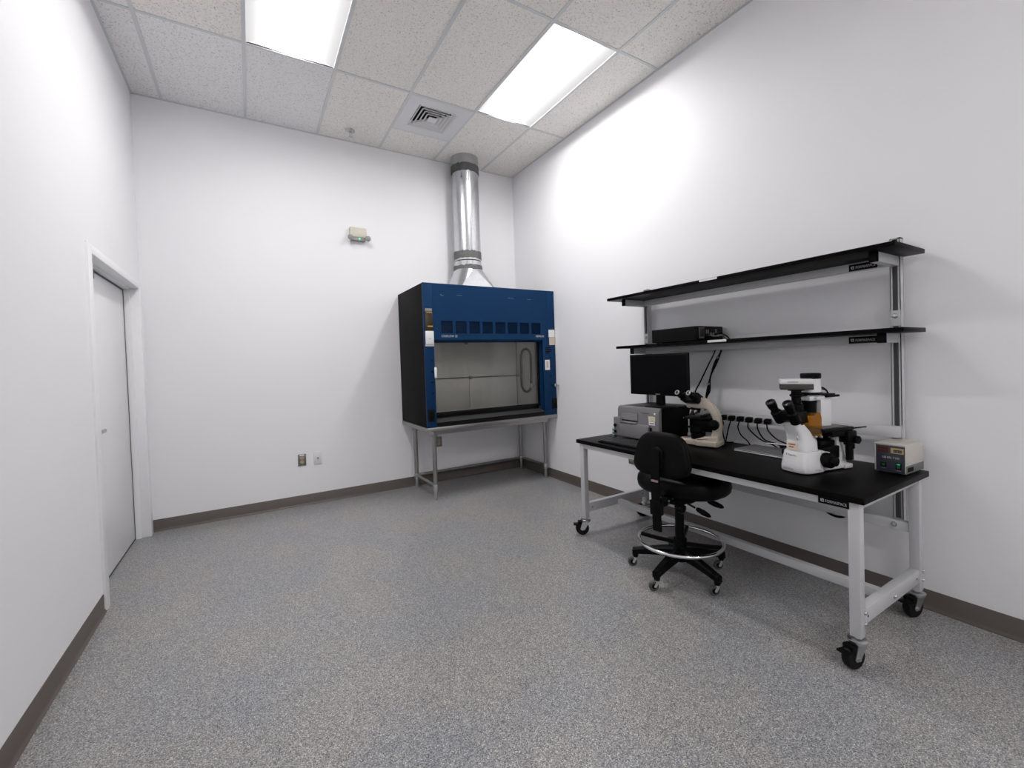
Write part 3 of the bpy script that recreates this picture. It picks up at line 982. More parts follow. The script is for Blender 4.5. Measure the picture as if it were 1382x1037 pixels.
for x in (BX0 + LS, BX1 - LS):
    for z in (0.186, 0.232):
        for y in (BY0 + 0.002, ):
            put('bolt', M().lathe([(0.009, 0), (0.009, -0.004), (0.006, -0.010)], (x - 0.006 if x < -0.4 else x + 0.030, y, z), (0, 1, 0), 12), ZINC, t)
XM = BX0 + 0.36
put('stretcher', M().box(XM - 0.019, XM + 0.019, BY0 + 0.041, BY1 - 0.041, ZR0 - 0.006, ZR0 + 0.038, 0.002), BENCH_STEEL, t)
put('rear_rail', M().box(BX1 - 0.036, BX1 - 0.006, BY0 + LS, BY1 - LS, 0.415, 0.462, 0.002), BENCH_STEEL, t)
# uprights of the shelving: slotted channels
UX0, UX1 = -0.079, -0.036
UY = (BY0 + 0.100, BY1 - 0.040)
for y in UY:
    b = M()
    w = 0.021
    b.box(UX0, UX1, y - w, y - w + 0.003, 0.40, 1.905)
    b.box(UX0, UX1, y + w - 0.003, y + w, 0.40, 1.905)
    b.box(UX1 - 0.003, UX1, y - w, y + w, 0.40, 1.905)
    b.box(UX0, UX0 + 0.003, y - w, y - w + 0.010, 0.40, 1.905)
    b.box(UX0, UX0 + 0.003, y + w - 0.010, y + w, 0.40, 1.905)
    b.box(UX0, UX1, y - w, y + w, 1.899, 1.905)
    u = put('upright', b, BENCH_STEEL, t)
    put('channel_slot', M().box(UX0 + 0.020, UX0 + 0.022, y - w + 0.003, y + w - 0.003, 0.41, 1.899), mat('dark_grey_channel', (0.15, 0.15, 0.152), 0.5), u)
    for z0, z1 in ((1.455, 1.535), (0.878, 0.940), (0.415, 0.462)):
        pl = put('fixing_plate', M().box(UX0 - 0.003, UX0, y - w, y + w, z0, z1, 0.001), BENCH_STEEL, u)
        zb = (z0 + z1) / 2
    put('bolt_head', M().lathe([(0.012, 0), (0.012, -0.003), (0.008, -0.010), (0.004, -0.011)], (BX1 - 0.036, y, 0.440), (1, 0, 0), 14), ZINC, t)
    for zb in (1.507, 0.908):
        put('bolt_head', M().lathe([(0.013, 0), (0.013, -0.003), (0.008, -0.010), (0.004, -0.011)], (UX0 - 0.003, y, zb), (1, 0, 0), 14), ZINC, u)


def shelf(xf, ztop, th, arm_x, beam_x, tag_y):
    """Black board on two steel arms with a rail behind and the maker's plate on the rail."""
    put('shelf', M().box(xf, UX1 + 0.002, BY0 - 0.004, BY1 + 0.072, ztop - th, ztop, 0.0015), BLACK_TOP, t)
    for y in UY:
        a = put('shelf_arm', M().box(arm_x + 0.002, UX0 - 0.0005, y - 0.0185, y + 0.0185, ztop - th - 0.048, ztop - th - 0.0003, 0.002), BENCH_STEEL, t)
        put('end_plug', M().box(arm_x - 0.004, arm_x + 0.002, y - 0.019, y + 0.019, ztop - th - 0.0485, ztop - th - 0.0005, 0.0015), BLACK_PL, a)
    rl_ = put('shelf_rail', M().box(beam_x, beam_x + 0.03, UY[0] + 0.019, UY[1] - 0.019, ztop - th - 0.044, ztop - th - 0.0003, 0.002), BENCH_STEEL, t)
    maker_plate(rl_, beam_x, tag_y, ztop - th - 0.043, 0.126, 0.036)


def maker_plate(parent, x, y0, z0, w, h):
    """Small black plate, lettered FORMASPACE beside a slashed square mark; y0 is its left end as seen."""
    p = put('maker_plate', M().box(x - 0.0022, x + 0.0005, y0 - w - 0.002, y0 + 0.002, z0 - 0.0015, z0 + h + 0.001), BENCH_STEEL, parent)
    put('plate_face', M().box(x - 0.0032, x - 0.002, y0 - w, y0, z0, z0 + h, 0.0005), BLACK_PL, p)
    zc = z0 + h * 0.30
    hh = h * 0.42
    xx = x - 0.0034
    ym = y0 - 0.010
    g = M()
    s_ = hh * 0.95
    # mark: two hooked strokes making a slashed square
    yz = lambda pts: [(ym - a * s_, zc + b_ * s_) for a, b_ in pts]
    g.prism(yz([(0, 1.05), (0.28, 1.05), (0.28, 0.42), (0.62, 0.05), (0.62, -0.05), (0.3, -0.05), (0.0, 0.25)]), xx - 0.0004, xx + 0.0004, 'yz')
    g.prism(yz([(0.40, 1.05), (1.0, 1.05), (1.0, -0.05), (0.74, -0.05), (0.74, 0.70), (0.66, 0.78), (0.40, 0.52)]), xx - 0.0004, xx + 0.0004, 'yz')
    put('logo_mark', g, WHITE_INK, p)
    m = face_m((xx, ym - hh * 1.35, zc), NX)
    text('lettering', 'FORMASPACE', hh * 1.35, m, WHITE_INK, p, depth=0.0003, width=w - hh * 1.35 - 0.020)


shelf(-0.405, 1.829, 0.021, -0.330, -0.112, -3.623)
shelf(-0.318, 1.438, 0.021, -0.250, -0.112, -3.617)
maker_plate(t, BX0 + 0.002, -3.756, ZT - 0.034, 0.117, 0.031)
put('label_strip', M().box(-0.4068, -0.4045, -3.037, -2.912, 1.815, 1.8275), PAPER, t, label='white label strip on the upper shelf edge')
put('label_strip', M().box(-0.3198, -0.3175, -3.034, -2.902, 1.4225, 1.437), PAPER, t, label='white label strip on the lower shelf edge')

# power raceway between the uprights
t = thing('power_strip', 'pale metal power raceway fixed across the uprights behind the bench top', 'power strip', (UX0 - 0.02, (UY[0] + UY[1]) / 2, 0.880))
PX = UX0 - 0.0045
put('raceway', M().box(PX - 0.036, PX, UY[0] - 0.018, UY[1] + 0.018, 0.882, 0.936, 0.003), BENCH_STEEL, t)
PLUGY = [-2.885, -2.945, -3.005, -3.065, -3.125, -3.185]
for k in range(14):
    y = -2.37 - k * 0.09
    put('socket', M().box(PX - 0.038, PX - 0.034, y - 0.014, y + 0.014, 0.897, 0.925, 0.002), IVORY, t)
put('pilot_light', M().ball((PX - 0.037, -2.862, 0.918), 0.005), GREEN_LED, t, label='green pilot light')

# plugs and cords
ords = ['first', 'second', 'third', 'fourth', 'fifth', 'sixth']
CORDS = [
    [(-0.15, -2.885, 0.888), (-0.158, -2.888, 0.83), (-0.15, -2.895, 0.755), (-0.13, -2.90, 0.7345), (-0.10, -2.93, 0.7345)],
    [(-0.15, -2.945, 0.888), (-0.160, -2.935, 0.84), (-0.155, -2.915, 0.77), (-0.14, -2.90, 0.7425), (-0.11, -2.88, 0.7345)],
    [(-0.15, -3.005, 0.888), (-0.158, -3.00, 0.85), (-0.155, -3.02, 0.80), (-0.15, -3.06, 0.765), (-0.14, -3.075, 0.7345), (-0.10, -3.075, 0.7345)],
    [(-0.15, -3.065, 0.888), (-0.160, -3.075, 0.85), (-0.150, -3.14, 0.79), (-0.12, -3.205, 0.757), (-0.10, -3.235, 0.7345), (-0.09, -3.29, 0.7345)],
    [(-0.15, -3.125, 0.888), (-0.160, -3.135, 0.85), (-0.150, -3.17, 0.79), (-0.11, -3.225, 0.765), (-0.10, -3.26, 0.7435), (-0.085, -3.33, 0.7345)],
    [(-0.15, -3.185, 0.888), (-0.160, -3.20, 0.85), (-0.150, -3.25, 0.80), (-0.11, -3.32, 0.765), (-0.095, -3.36, 0.7435), (-0.085, -3.40, 0.7345)],
]
for k, y in enumerate(PLUGY):
    t = thing('power_cable', ords[k] + ' black plug from the left on the power raceway, with its drooping cord', 'power cable', (PX - 0.04, y, 0.91), 0, 'power cables on the raceway')
    put('plug', M().prism([(PX - 0.0395, 0.897), (PX - 0.0395, 0.923), (PX - 0.062, 0.921), (PX - 0.072, 0.910), (PX - 0.072, 0.888), (PX - 0.058, 0.888)], y - 0.018, y + 0.018, 'xz', 0.003), BLACK_PL, t)
    put('cord', M().tube(CORDS[k], 0.0042, 8, 5), BLACK_PL, t)

# ------------------------------------------------------------------ lab instrument under the monitor
IX0, IX1, IY0, IY1, IZ1 = -0.465, -0.125, -2.632, -2.236, 0.972
t = thing('lab_instrument', 'boxy black lab instrument with silver front carrying the monitor on its lid', 'instrument', (IX0, (IY0 + IY1) / 2, ZTOP))
put('body', M().box(IX0, IX1, IY0 + 0.003, IY1 - 0.003, ZTOP + 0.006, IZ1, 0.005), BLACK_PL, t, label='black casing')
put('foot', M().box(IX0 + 0.02, IX0 + 0.05, IY0 + 0.03, IY0 + 0.06, ZTOP, ZTOP + 0.007), RUBBER, t)
put('foot', M().box(IX0 + 0.02, IX0 + 0.05, IY1 - 0.06, IY1 - 0.03, ZTOP, ZTOP + 0.007), RUBBER, t)
put('foot', M().box(IX1 - 0.05, IX1 - 0.02, IY0 + 0.03, IY0 + 0.06, ZTOP, ZTOP + 0.007), RUBBER, t)
put('foot', M().box(IX1 - 0.05, IX1 - 0.02, IY1 - 0.06, IY1 - 0.03, ZTOP, ZTOP + 0.007), RUBBER, t)
IF = IX0 - 0.034
bz = put('front_bezel', M().prism([(IX0, ZTOP + 0.004), (IF, ZTOP + 0.010), (IF + 0.004, 0.948), (IF + 0.014, IZ1 - 0.004), (IX0, IZ1 + 0.002)], IY0, IY1, 'xz', 0.004), SILVER_PL, t, label='silver grey front')
# recessed drawer window with a raised brow, lower tray that stands proud on the left
dr = [(IY1 - 0.045, 0.872), (IY1 - 0.045, 0.918), (IY1 - 0.075, 0.926), (IY1 - 0.12, 0.929), (IY1 - 0.205, 0.926), (IY1 - 0.205, 0.872)]
put('drawer_door', M().prism(dr, IF - 0.0005, IF + 0.003, 'yz'), SILVER_LT, bz)
put('drawer_gap', M().box(IF - 0.002, IF + 0.002, IY1 - 0.205, IY1 - 0.045, 0.864, 0.871), BLACK_PL, bz)
dl = M().box(IF - 0.0012, IF + 0.002, IY1 - 0.2065, IY1 - 0.205, 0.870, 0.929)
for (a, b_), (c_, d_) in zip(dr[1:-1], dr[2:]):
    dl.prism([(a, b_), (c_, d_), (c_, d_ + 0.0035), (a, b_ + 0.0035)], IF - 0.001, IF + 0.002, 'yz')
put('drawer_seam', dl, GREY_CASE, bz)
tray = put('front_tray', M().prism([(IF, ZTOP + 0.008), (IF - 0.022, ZTOP + 0.016), (IF - 0.024, 0.835), (IF - 0.018, 0.846), (IF, 0.850)], IY0 + 0.075, IY1 - 0.012, 'xz', 0.003).box(IF - 0.024, IX0 + 0.02, IY1 - 0.050, IY1 + 0.020, ZTOP + 0.014, 0.885, 0.006), SILVER_PL, t)
put('tray_lip', M().box(IF - 0.026, IF + 0.002, IY1 - 0.205, IY1 - 0.052, 0.8505, 0.858, 0.002), SILVER_LT, tray)
put('latch', M().box(IF - 0.010, IF, IY0 + 0.060, IY0 + 0.074, 0.795, 0.835, 0.002), BLACK_PL, bz)
put('knob', M().lathe([(0.013, 0), (0.012, 0.010)], (IF - 0.0235, IY1 + 0.000, 0.822), (-1, 0, 0), 16), BLACK_PL, tray)
put('knob', M().lathe([(0.011, 0), (0.010, 0.010)], (IF - 0.0235, IY1 + 0.000, 0.775), (-1, 0, 0), 16), BLACK_PL, tray)
put('name_strip', M().box(IF - 0.0015, IF + 0.002, IY0 + 0.085, IY0 + 0.152, 0.932, 0.938), GREY_CASE, bz)
put('cream_label', M().box(IF - 0.0015, IF + 0.002, IY0 + 0.030, IY0 + 0.088, 0.880, 0.915), CREAM_PAPER, bz, label='cream sticker')
for z in (0.906, 0.899, 0.889):
    put('print_line', M().box(IF - 0.0022, IF - 0.001, IY0 + 0.038, IY0 + 0.072, z, z + 0.0022), TAN, bz)
put('white_label', M().box(IF - 0.0015, IF + 0.002, IY0 + 0.034, IY0 + 0.086, 0.853, 0.878), PAPER, bz, label='white sticker')
put('print_line', M().box(IF - 0.0022, IF - 0.001, IY0 + 0.040, IY0 + 0.076, 0.862, 0.868), BLUE_INK, bz)
put('power_lamp', M().box(IF - 0.001, IF + 0.002, IY0 + 0.026, IY0 + 0.040, 0.928, 0.942, 0.001), PAPER, bz)

# ------------------------------------------------------------------ monitor
t = thing('computer_monitor', 'black flat screen monitor standing on the silver fronted lab instrument', 'monitor', (-0.37, -2.53, IZ1))
MX, MY0, MY1, MZ0, MZ1 = -0.392, -2.803, -2.277, 1.058, 1.362
put('bezel', M().box(MX, MX + 0.018, MY0, MY1, MZ0, MZ1, 0.004).box(MX + 0.018, MX + 0.040, MY0 + 0.10, MY1 - 0.10, MZ0 + 0.05, MZ1 - 0.06, 0.012), BLACK_PL, t)
put('screen', M().box(MX - 0.0005, MX + 0.002, MY0 + 0.016, MY1 - 0.016, MZ0 + 0.022, MZ1 - 0.016), SCREEN, t)
put('brand_strip', M().box(MX - 0.0008, MX + 0.002, -2.560, -2.520, MZ0 + 0.006, MZ0 + 0.012), GREY_INK, t)
put('neck', M().prism([(-2.575, IZ1 + 0.010), (-2.568, MZ0 + 0.10), (-2.512, MZ0 + 0.10), (-2.505, IZ1 + 0.010)], MX + 0.020, MX + 0.044, 'yz', 0.003), BLACK_PL, t)
bs = M()
for r0, r1, z0, z1 in ((1.0, 1.0, 0.0, 0.006), (1.0, 0.88, 0.006, 0.013), (0.88, 0.35, 0.013, 0.017)):
    rg = lambda q, z: [(MX + 0.025 + 0.092 * q * math.cos(2 * PI * k / 40), -2.54 + 0.130 * q * math.sin(2 * PI * k / 40), IZ1 + 0.0005 + z) for k in range(40)]
    bs.loft([rg(r0, z0), rg(r1, z1)])
put('stand_base', bs, BLACK_PL, t)

# ------------------------------------------------------------------ keyboard
t = thing('keyboard', 'black computer keyboard lying in front of the silver fronted instrument', 'keyboard', (-0.69, -2.52, ZTOP), math.radians(1.5))
put('tray', M().prism([(-0.075, 0.0), (-0.075, 0.010), (0.075, 0.022), (0.075, 0.0)], -0.215, 0.215, 'xz', 0.003), BLACK_PL, t, world=False)
kb = M()
for r in range(6):
    for c in range(19):
        if r == 0 and c in (1, 5, 15):
            continue
        x = 0.058 - r * 0.0222
        y = 0.204 - c * 0.0222
        z = 0.0158 + x * 0.08
        kb.box(x - 0.0095, x + 0.0095, y - 0.019, y - 0.001, z, z + 0.007, 0.0)
put('keys', kb, mat('charcoal_keycaps', (0.028, 0.028, 0.03), 0.45), t, world=False, kind='stuff')

# ------------------------------------------------------------------ small bottle
t = thing('dropper_bottle', 'small pale bottle with a teal label at the far end of the bench', 'bottle', (-0.468, -2.170, ZTOP))
put('body', M().lathe([(0.016, 0), (0.019, 0.003), (0.019, 0.052), (0.015, 0.060), (0.009, 0.064)], (0, 0, 0), n=24), BOTTLE, t, world=False)
put('label_band', M().lathe([(0.0194, 0.014), (0.0194, 0.026)], (0, 0, 0), n=24).lathe([(0.0194, 0.040), (0.0194, 0.052)], (0, 0, 0), n=24), TEAL, t, world=False)
put('cap', M().lathe([(0.010, 0.064), (0.010, 0.076), (0.008, 0.080)], (0, 0, 0), n=18), WHITE_STEEL, t, world=False)

# ------------------------------------------------------------------ beige upright microscope (local +x points to its user)
a_ = math.radians(107.5)
t = thing('microscope', 'beige upright microscope with black binocular head, between instrument and laptop', 'microscope', (-0.327, -2.837, ZTOP), a_)
W_ = dict(world=False)
bp = M()
bp.prism([(-0.135, -0.055), (-0.120, -0.080), (0.000, -0.080), (0.028, -0.055), (0.120, -0.052), (0.137, -0.036), (0.137, 0.036), (0.120, 0.052), (0.028, 0.055), (0.000, 0.080), (-0.120, 0.080), (-0.135, 0.055)], 0.006, 0.044, 'xy', 0.008, 3)
bp.prism([(-0.132, 0.036), (-0.128, 0.074), (-0.055, 0.070), (0.015, 0.048), (0.020, 0.038)], -0.058, 0.058, 'xz', 0.010, 3)
base = put('base', bp, SCOPE_BEIGE, t, **W_)
for x, y in ((-0.11, -0.06), (-0.11, 0.06), (0.11, -0.035), (0.11, 0.035)):
    put('foot', M().cyl((x, y, 0), (x, y, 0.010), 0.012, n=14), RUBBER, base, **W_)
ap = [(-0.132, 0.045), (-0.062, 0.045), (-0.078, 0.085), (-0.088, 0.130), (-0.088, 0.185), (-0.078, 0.215), (-0.058, 0.240), (-0.030, 0.252), (0.072, 0.254), (0.082, 0.264), (0.080, 0.284),
      (0.056, 0.300), (0.030, 0.318), (0.012, 0.334), (-0.014, 0.330), (-0.050, 0.312), (-0.086, 0.284), (-0.114, 0.246), (-0.132, 0.200), (-0.138, 0.140)]
put('arm', M().prism(ap, -0.029, 0.029, 'xz', 0.008, 3), SCOPE_BEIGE, t, **W_)
put('clamp_screw', M().cyl((-0.012, 0.028, 0.293), (-0.012, 0.038, 0.293), 0.008, n=12), CHROME, t, **W_)
hd = M()
hd.m = Matrix.Translation((0.030, 0, 0)) @ Matrix.Rotation(math.radians(76), 4, 'Z')
hd.prism([(-0.022, 0.330), (0.014, 0.288), (0.040, 0.284), (0.098, 0.312), (0.076, 0.362), (0.036, 0.362)], -0.054, 0.054, 'xz', 0.010, 3)
put('binocular_head', hd, BLACK_PL, t, **W_)
for y in (-0.042, 0.042):
    d = unit((0.86, 0, 0.44))
    p0 = V((0.060, y, 0.326))
    e = put('eyepiece', M(hd.m).lathe([(0.022, 0), (0.022, 0.048), (0.018, 0.052), (0.018, 0.082), (0.0165, 0.086)], p0, d, 22), BLACK_PL, t, **W_)
    put('eye_ring', M(hd.m).lathe([(0.0168, 0.084), (0.0168, 0.0895), (0.0105, 0.0895), (0.0105, 0.084)], p0, d, 22), SILVER_LT, e, **W_)
    put('eye_lens', M(hd.m).lathe([(0.0104, 0.082), (0.0104, 0.0875), (0.001, 0.0885)], p0, d, 18), LENS_GLASS, e, **W_)
np_ = put('nosepiece', M().lathe([(0.034, 0), (0.036, 0.006), (0.036, 0.014), (0.022, 0.020)], (0.028, 0, 0.256), (0.18, 0, -1), 24), BLACK_PL, t, **W_)
for k, (dx, dy, L_) in enumerate(((0.020, 0.010, 0.036), (-0.012, 0.022, 0.026), (-0.016, -0.016, 0.022), (0.012, -0.022, 0.040))):
    d = unit((dx * 5 + 0.18, dy * 5, -1))
    put('objective', M().lathe([(0.0115, 0), (0.0115, L_ * 0.7), (0.007, L_), (0.003, L_)], (0.030 + dx, dy, 0.240), d, 16), CHROME, t, **W_)
st = put('stage', M().box(-0.080, 0.082, -0.078, 0.078, 0.184, 0.198, 0.003).box(-0.095, -0.070, -0.02, 0.02, 0.150, 0.190, 0.003), BLACK_PL, t, **W_)
put('stage_edge', M().box(0.0822, 0.0835, -0.076, 0.076, 0.187, 0.195), ZINC, st, **W_)
put('slide_holder', M().box(-0.050, -0.022, -0.060, 0.060, 0.198, 0.212, 0.003), BLACK_PL, st, **W_)
put('stage_stem', M().cyl((0.052, 0.062, 0.084), (0.052, 0.062, 0.186), 0.0055, n=12), ZINC, t, **W_)
for z0, z1 in ((0.070, 0.090), (0.124, 0.138)):
    put('stage_knob', M().cyl((0.052, 0.062, z0), (0.052, 0.062, z1), 0.012, n=16), ZINC if z0 < 0.1 else BLACK_PL, t, **W_)
put('condenser', M().lathe([(0.030, 0.088), (0.040, 0.094), (0.040, 0.138), (0.032, 0.142), (0.032, 0.176), (0.018, 0.186)], (0.018, 0, 0), n=28).box(-0.085, 0.012, -0.028, 0.028, 0.096, 0.176, 0.004), BLACK_PL, t, **W_)
put('lamp_collar', M().lathe([(0.036, 0.058), (0.040, 0.062), (0.040, 0.082), (0.030, 0.088)], (0.018, 0, 0), n=28).lathe([(0.042, 0.034), (0.040, 0.060)], (0.018, 0, 0), n=28), BLACK_PL, t, **W_)
for y in (-1, 1):
    put('focus_knob', M().lathe([(0.020, 0), (0.020, 0.004), (0.033, 0.008), (0.034, 0.030), (0.020, 0.033), (0.019, 0.044), (0.010, 0.046)], (-0.102, y * 0.029, 0.150), (0, y, 0), 24), BLACK_PL, t, **W_)
cr = M()
cr.box(0.078, 0.108, -0.004, 0.004, 0.0435, 0.0448)
cr.box(0.089, 0.097, -0.016, 0.016, 0.0435, 0.0448)
put('printed_mark', cr, PINK_INK, base, **W_)

# ------------------------------------------------------------------ closed laptop, mouse
t = thing('laptop', 'closed silver laptop lying flat between the two microscopes', 'laptop', (-0.235, -3.235, ZTOP), math.radians(-1.5))
put('base_shell', M().box(-0.108, 0.108, -0.150, 0.150, 0.002, 0.010, 0.003, 3), LAPTOP_EDGE, t, **W_)
put('lid', M().box(-0.108, 0.108, -0.150, 0.150, 0.0105, 0.017, 0.003, 3), LAPTOP, t, **W_)
put('pad', M().box(-0.09, -0.075, -0.13, -0.11, 0, 0.003).box(-0.09, -0.075, 0.11, 0.13, 0, 0.003).box(0.075, 0.09, -0.13, 0.13, 0, 0.003), RUBBER, t, **W_)
t = thing('computer_mouse', 'small black mouse behind the closed laptop below the last plugs', 'mouse', (-0.098, -3.268, ZTOP), math.radians(60))
ms = M()
rg = lambda q, z, dx=0: [(dx + 0.042 * q * math.cos(2 * PI * k / 24), 0.026 * q * math.sin(2 * PI * k / 24), z) for k in range(24)]
ms.loft([rg(0.94, 0.0), rg(1.0, 0.006), rg(0.97, 0.018), rg(0.80, 0.030, -0.003), rg(0.45, 0.036, -0.005), rg(0.02, 0.037, -0.005)])
put('shell', ms, BLACK_PL, t, **W_)
put('wheel', M().cyl((0.022, -0.004, 0.029), (0.022, 0.004, 0.029), 0.008, n=14), RUBBER, t, **W_)

# ------------------------------------------------------------------ white inverted microscope (local +x points to its user)
a2 = math.atan2(0.2, -0.98)
t = thing('inverted_microscope', 'white inverted microscope with amber shield and camera, near the right end', 'microscope', (-0.448, -3.590, ZTOP), a2)


def hull(b, secs, n=40, e=4.0):
    """Stack of superellipse sections: (z, cx, half x, half y)."""
    rings = []
    for z, cx, hx_, hy_ in secs:
        r = []
        for k in range(n):
            q = 2 * PI * k / n
            c_, s_ = math.cos(q), math.sin(q)
            r.append((cx + hx_ * math.copysign(abs(c_) ** (2 / e), c_), hy_ * math.copysign(abs(s_) ** (2 / e), s_), z))
        rings.append(r)
    return b.loft(rings)


fb = M()
hull(fb, [(0.006, 0.088, 0.078, 0.072), (0.012, 0.088, 0.082, 0.076), (0.036, 0.088, 0.082, 0.076), (0.105, 0.090, 0.068, 0.064), (0.110, 0.090, 0.066, 0.062)])
front = put('front_body', fb, SCOPE_WHITE, t, **W_)
put('base', M().prism([(-0.165, 0.006), (-0.166, 0.028), (-0.110, 0.034), (-0.01, 0.044), (0.04, 0.060), (0.09, 0.060), (0.10, 0.006)], -0.062, 0.062, 'xz', 0.006, 3).box(-0.178, -0.120, -0.070, 0.070, 0.004, 0.026, 0.005, 3), SCOPE_WHITE, t, **W_)
nk = M()
hull(nk, [(0.111, 0.092, 0.060, 0.056), (0.160, 0.094, 0.060, 0.054), (0.166, 0.095, 0.058, 0.052), (0.205, 0.118, 0.047, 0.046), (0.240, 0.146, 0.040, 0.040), (0.258, 0.152, 0.036, 0.038)], e=3.4)
put('neck', nk, SCOPE_WHITE, t, **W_)
put('rear_pillar', M().prism([(-0.165, 0.025), (-0.112, 0.025), (-0.085, 0.168), (-0.112, 0.168), (-0.135, 0.110)], -0.050, 0.050, 'xz', 0.005, 2), SCOPE_WHITE, t, **W_)
put('side_shelf', M().prism([(0.012, 0.105), (0.03, 0.112), (0.03, 0.095), (-0.02, 0.086), (-0.025, 0.098)], 0.030, 0.060, 'xz', 0.003), SCOPE_WHITE, t, **W_)
# stage
st = put('stage', M().box(-0.150, 0.062, -0.095, 0.095, 0.205, 0.222, 0.003).box(-0.140, -0.01, -0.060, 0.085, 0.176, 0.205, 0.004), BLACK_PL, t, **W_)
put('stage_plate', M().box(-0.135, 0.045, -0.075, 0.075, 0.222, 0.2255, 0.001), GREY_CASE, st, **W_)
put('stage_arm', M().box(-0.255, -0.160, 0.078, 0.090, 0.208, 0.214, 0.002), BLACK_PL, st, **W_)
kn = M()
kn.lathe([(0.014, 0.05), (0.014, 0.125), (0.021, 0.128), (0.021, 0.166), (0.016, 0.170), (0.016, 0.206)], (-0.140, 0.074, 0), n=20)
kn.box(-0.170, -0.105, 0.045, 0.096, 0.140, 0.200, 0.004)
kn.lathe([(0.018, 0), (0.020, 0.004), (0.020, 0.018), (0.012, 0.020)], (-0.160, 0.092, 0.155), (0, 1, 0), 18)
put('stage_control', kn, BLACK_PL, t, **W_)
put('stage_control', M().lathe([(0.011, 0.045), (0.011, 0.10), (0.017, 0.104), (0.017, 0.150), (0.012, 0.156)], (-0.178, 0.060, 0), n=20).box(-0.205, -0.150, 0.044, 0.074, 0.140, 0.182, 0.003), BLACK_PL, t, **W_)
# turret, objectives, focus block
put('nosepiece', M().lathe([(0.040, 0), (0.042, 0.010), (0.030, 0.022)], (-0.040, 0.005, 0.150), (0.2, 0, 1), 24).box(-0.085, 0.020, -0.045, 0.045, 0.125, 0.152, 0.005), BLACK_PL, t, **W_)
for k in range(4):
    q = k * PI / 2 + 0.5
    p = V((-0.042 + 0.024 * math.cos(q), 0.005 + 0.024 * math.sin(q), 0.160))
    put('objective', M().lathe([(0.0115, 0), (0.0115, 0.020), (0.008, 0.028), (0.004, 0.030)], p, unit((0.3 * math.cos(q), 0.3 * math.sin(q), 1)), 16), CHROME, t, **W_)
put('focus_block', M().box(-0.100, 0.020, -0.052, 0.058, 0.060, 0.124, 0.006, 3), BLACK_PL, t, **W_)
for y in (-1, 1):
    put('focus_knob', M().lathe([(0.024, 0), (0.026, 0.004), (0.036, 0.008), (0.0375, 0.012), (0.0375, 0.040), (0.034, 0.046), (0.024, 0.048), (0.023, 0.064), (0.012, 0.067)], (0.026, y * 0.060, 0.066), (0, y, 0), 30), BLACK_PL, t, **W_)
# illumination pillar and lamp house
put('lamp_pillar', M().box(-0.082, -0.006, -0.032, 0.032, 0.225, 0.362, 0.004).box(-0.080, -0.028, 0.0322, 0.0326, 0.285, 0.287), SCOPE_WHITE, t, **W_)
put('lamp_arm', M().box(-0.085, 0.075, -0.034, 0.034, 0.360, 0.383, 0.005, 3), SCOPE_WHITE, t, **W_)
put('filter_slot', M().box(-0.100, 0.000, -0.036, 0.040, 0.3835, 0.391, 0.002).box(-0.128, -0.030, 0.030, 0.044, 0.372, 0.384, 0.003), BLACK_PL, t, **W_)
put('lamp_house', M().lathe([(0.046, 0.386), (0.047, 0.392), (0.047, 0.404), (0.045, 0.408), (0.0430, 0.470)], (0.022, 0, 0), n=36), SCOPE_WHITE, t, **W_)
put('lamp_ring', M().lathe([(0.0475, 0.388), (0.0475, 0.402)], (0.022, 0, 0), n=36), BLACK_PL, t, **W_)
put('lamp_cap', M().lathe([(0.042, 0.470), (0.0455, 0.474), (0.0455, 0.494), (0.042, 0.498), (0.020, 0.499)], (0.022, 0, 0), n=36), BLACK_PL, t, **W_)
put('condenser', M().lathe([(0.022, 0.282), (0.031, 0.290), (0.032, 0.345), (0.034, 0.350), (0.034, 0.361)], (0.036, 0, 0), n=30), BLACK_PL, t, **W_)
put('arm_screw', M().cyl((0.040, 0.033, 0.372), (0.040, 0.040, 0.372), 0.006, n=12), ZINC, t, **W_)
put('lamp_cable', M().tube([(-0.02, 0.0, 0.425), (-0.045, 0.015, 0.421), (-0.066, 0.02, 0.405), (-0.074, 0.02, 0.392)], 0.0035, 8), BLACK_PL, t, **W_)
put('lamp_cable', M().tube([(-0.02, 0.012, 0.418), (-0.040, 0.03, 0.412), (-0.055, 0.034, 0.392)], 0.0035, 8), BLACK_PL, t, **W_)
# amber shield: curved plate facing the user
am = M()
pts = []
nn = 18
for rr_ in (0.100, 0.103):
    for z in (0.188, 0.215, 0.280, 0.304):
        for k in range(nn + 1):
            q = -0.86 + 1.72 * k / nn
            w = 1.0 if z < 0.29 else 0.93
            pts.append((-0.008 + rr_ * math.cos(q * w), 1.02 * rr_ * math.sin(q * w), z))
N1 = nn + 1
fs = []
for l in range(3):
    for k in range(nn):
        a = l * N1 + k
        fs.append((a, a + 1, a + 1 + N1, a + N1))
        a += 4 * N1
        fs.append((a, a + N1, a + 1 + N1, a + 1))
for k in range(nn):
    fs.append((k, 4 * N1 + k, 4 * N1 + k + 1, k + 1))
    a = 3 * N1 + k
    fs.append((a, a + 1, 4 * N1 + a + 1, 4 * N1 + a))
for l in range(3):
    for e0 in (0, nn):
        a = l * N1 + e0
        fs.append((a, a + N1, a + N1 + 4 * N1, a + 4 * N1))
am._new(pts, fs)
put('amber_shield', am, AMBER_GLASS, t, label='translucent amber shield', **W_)
put('shield_screw', M().ball((0.075, 0.062, 0.184), 0.006), ZINC, t, **W_)
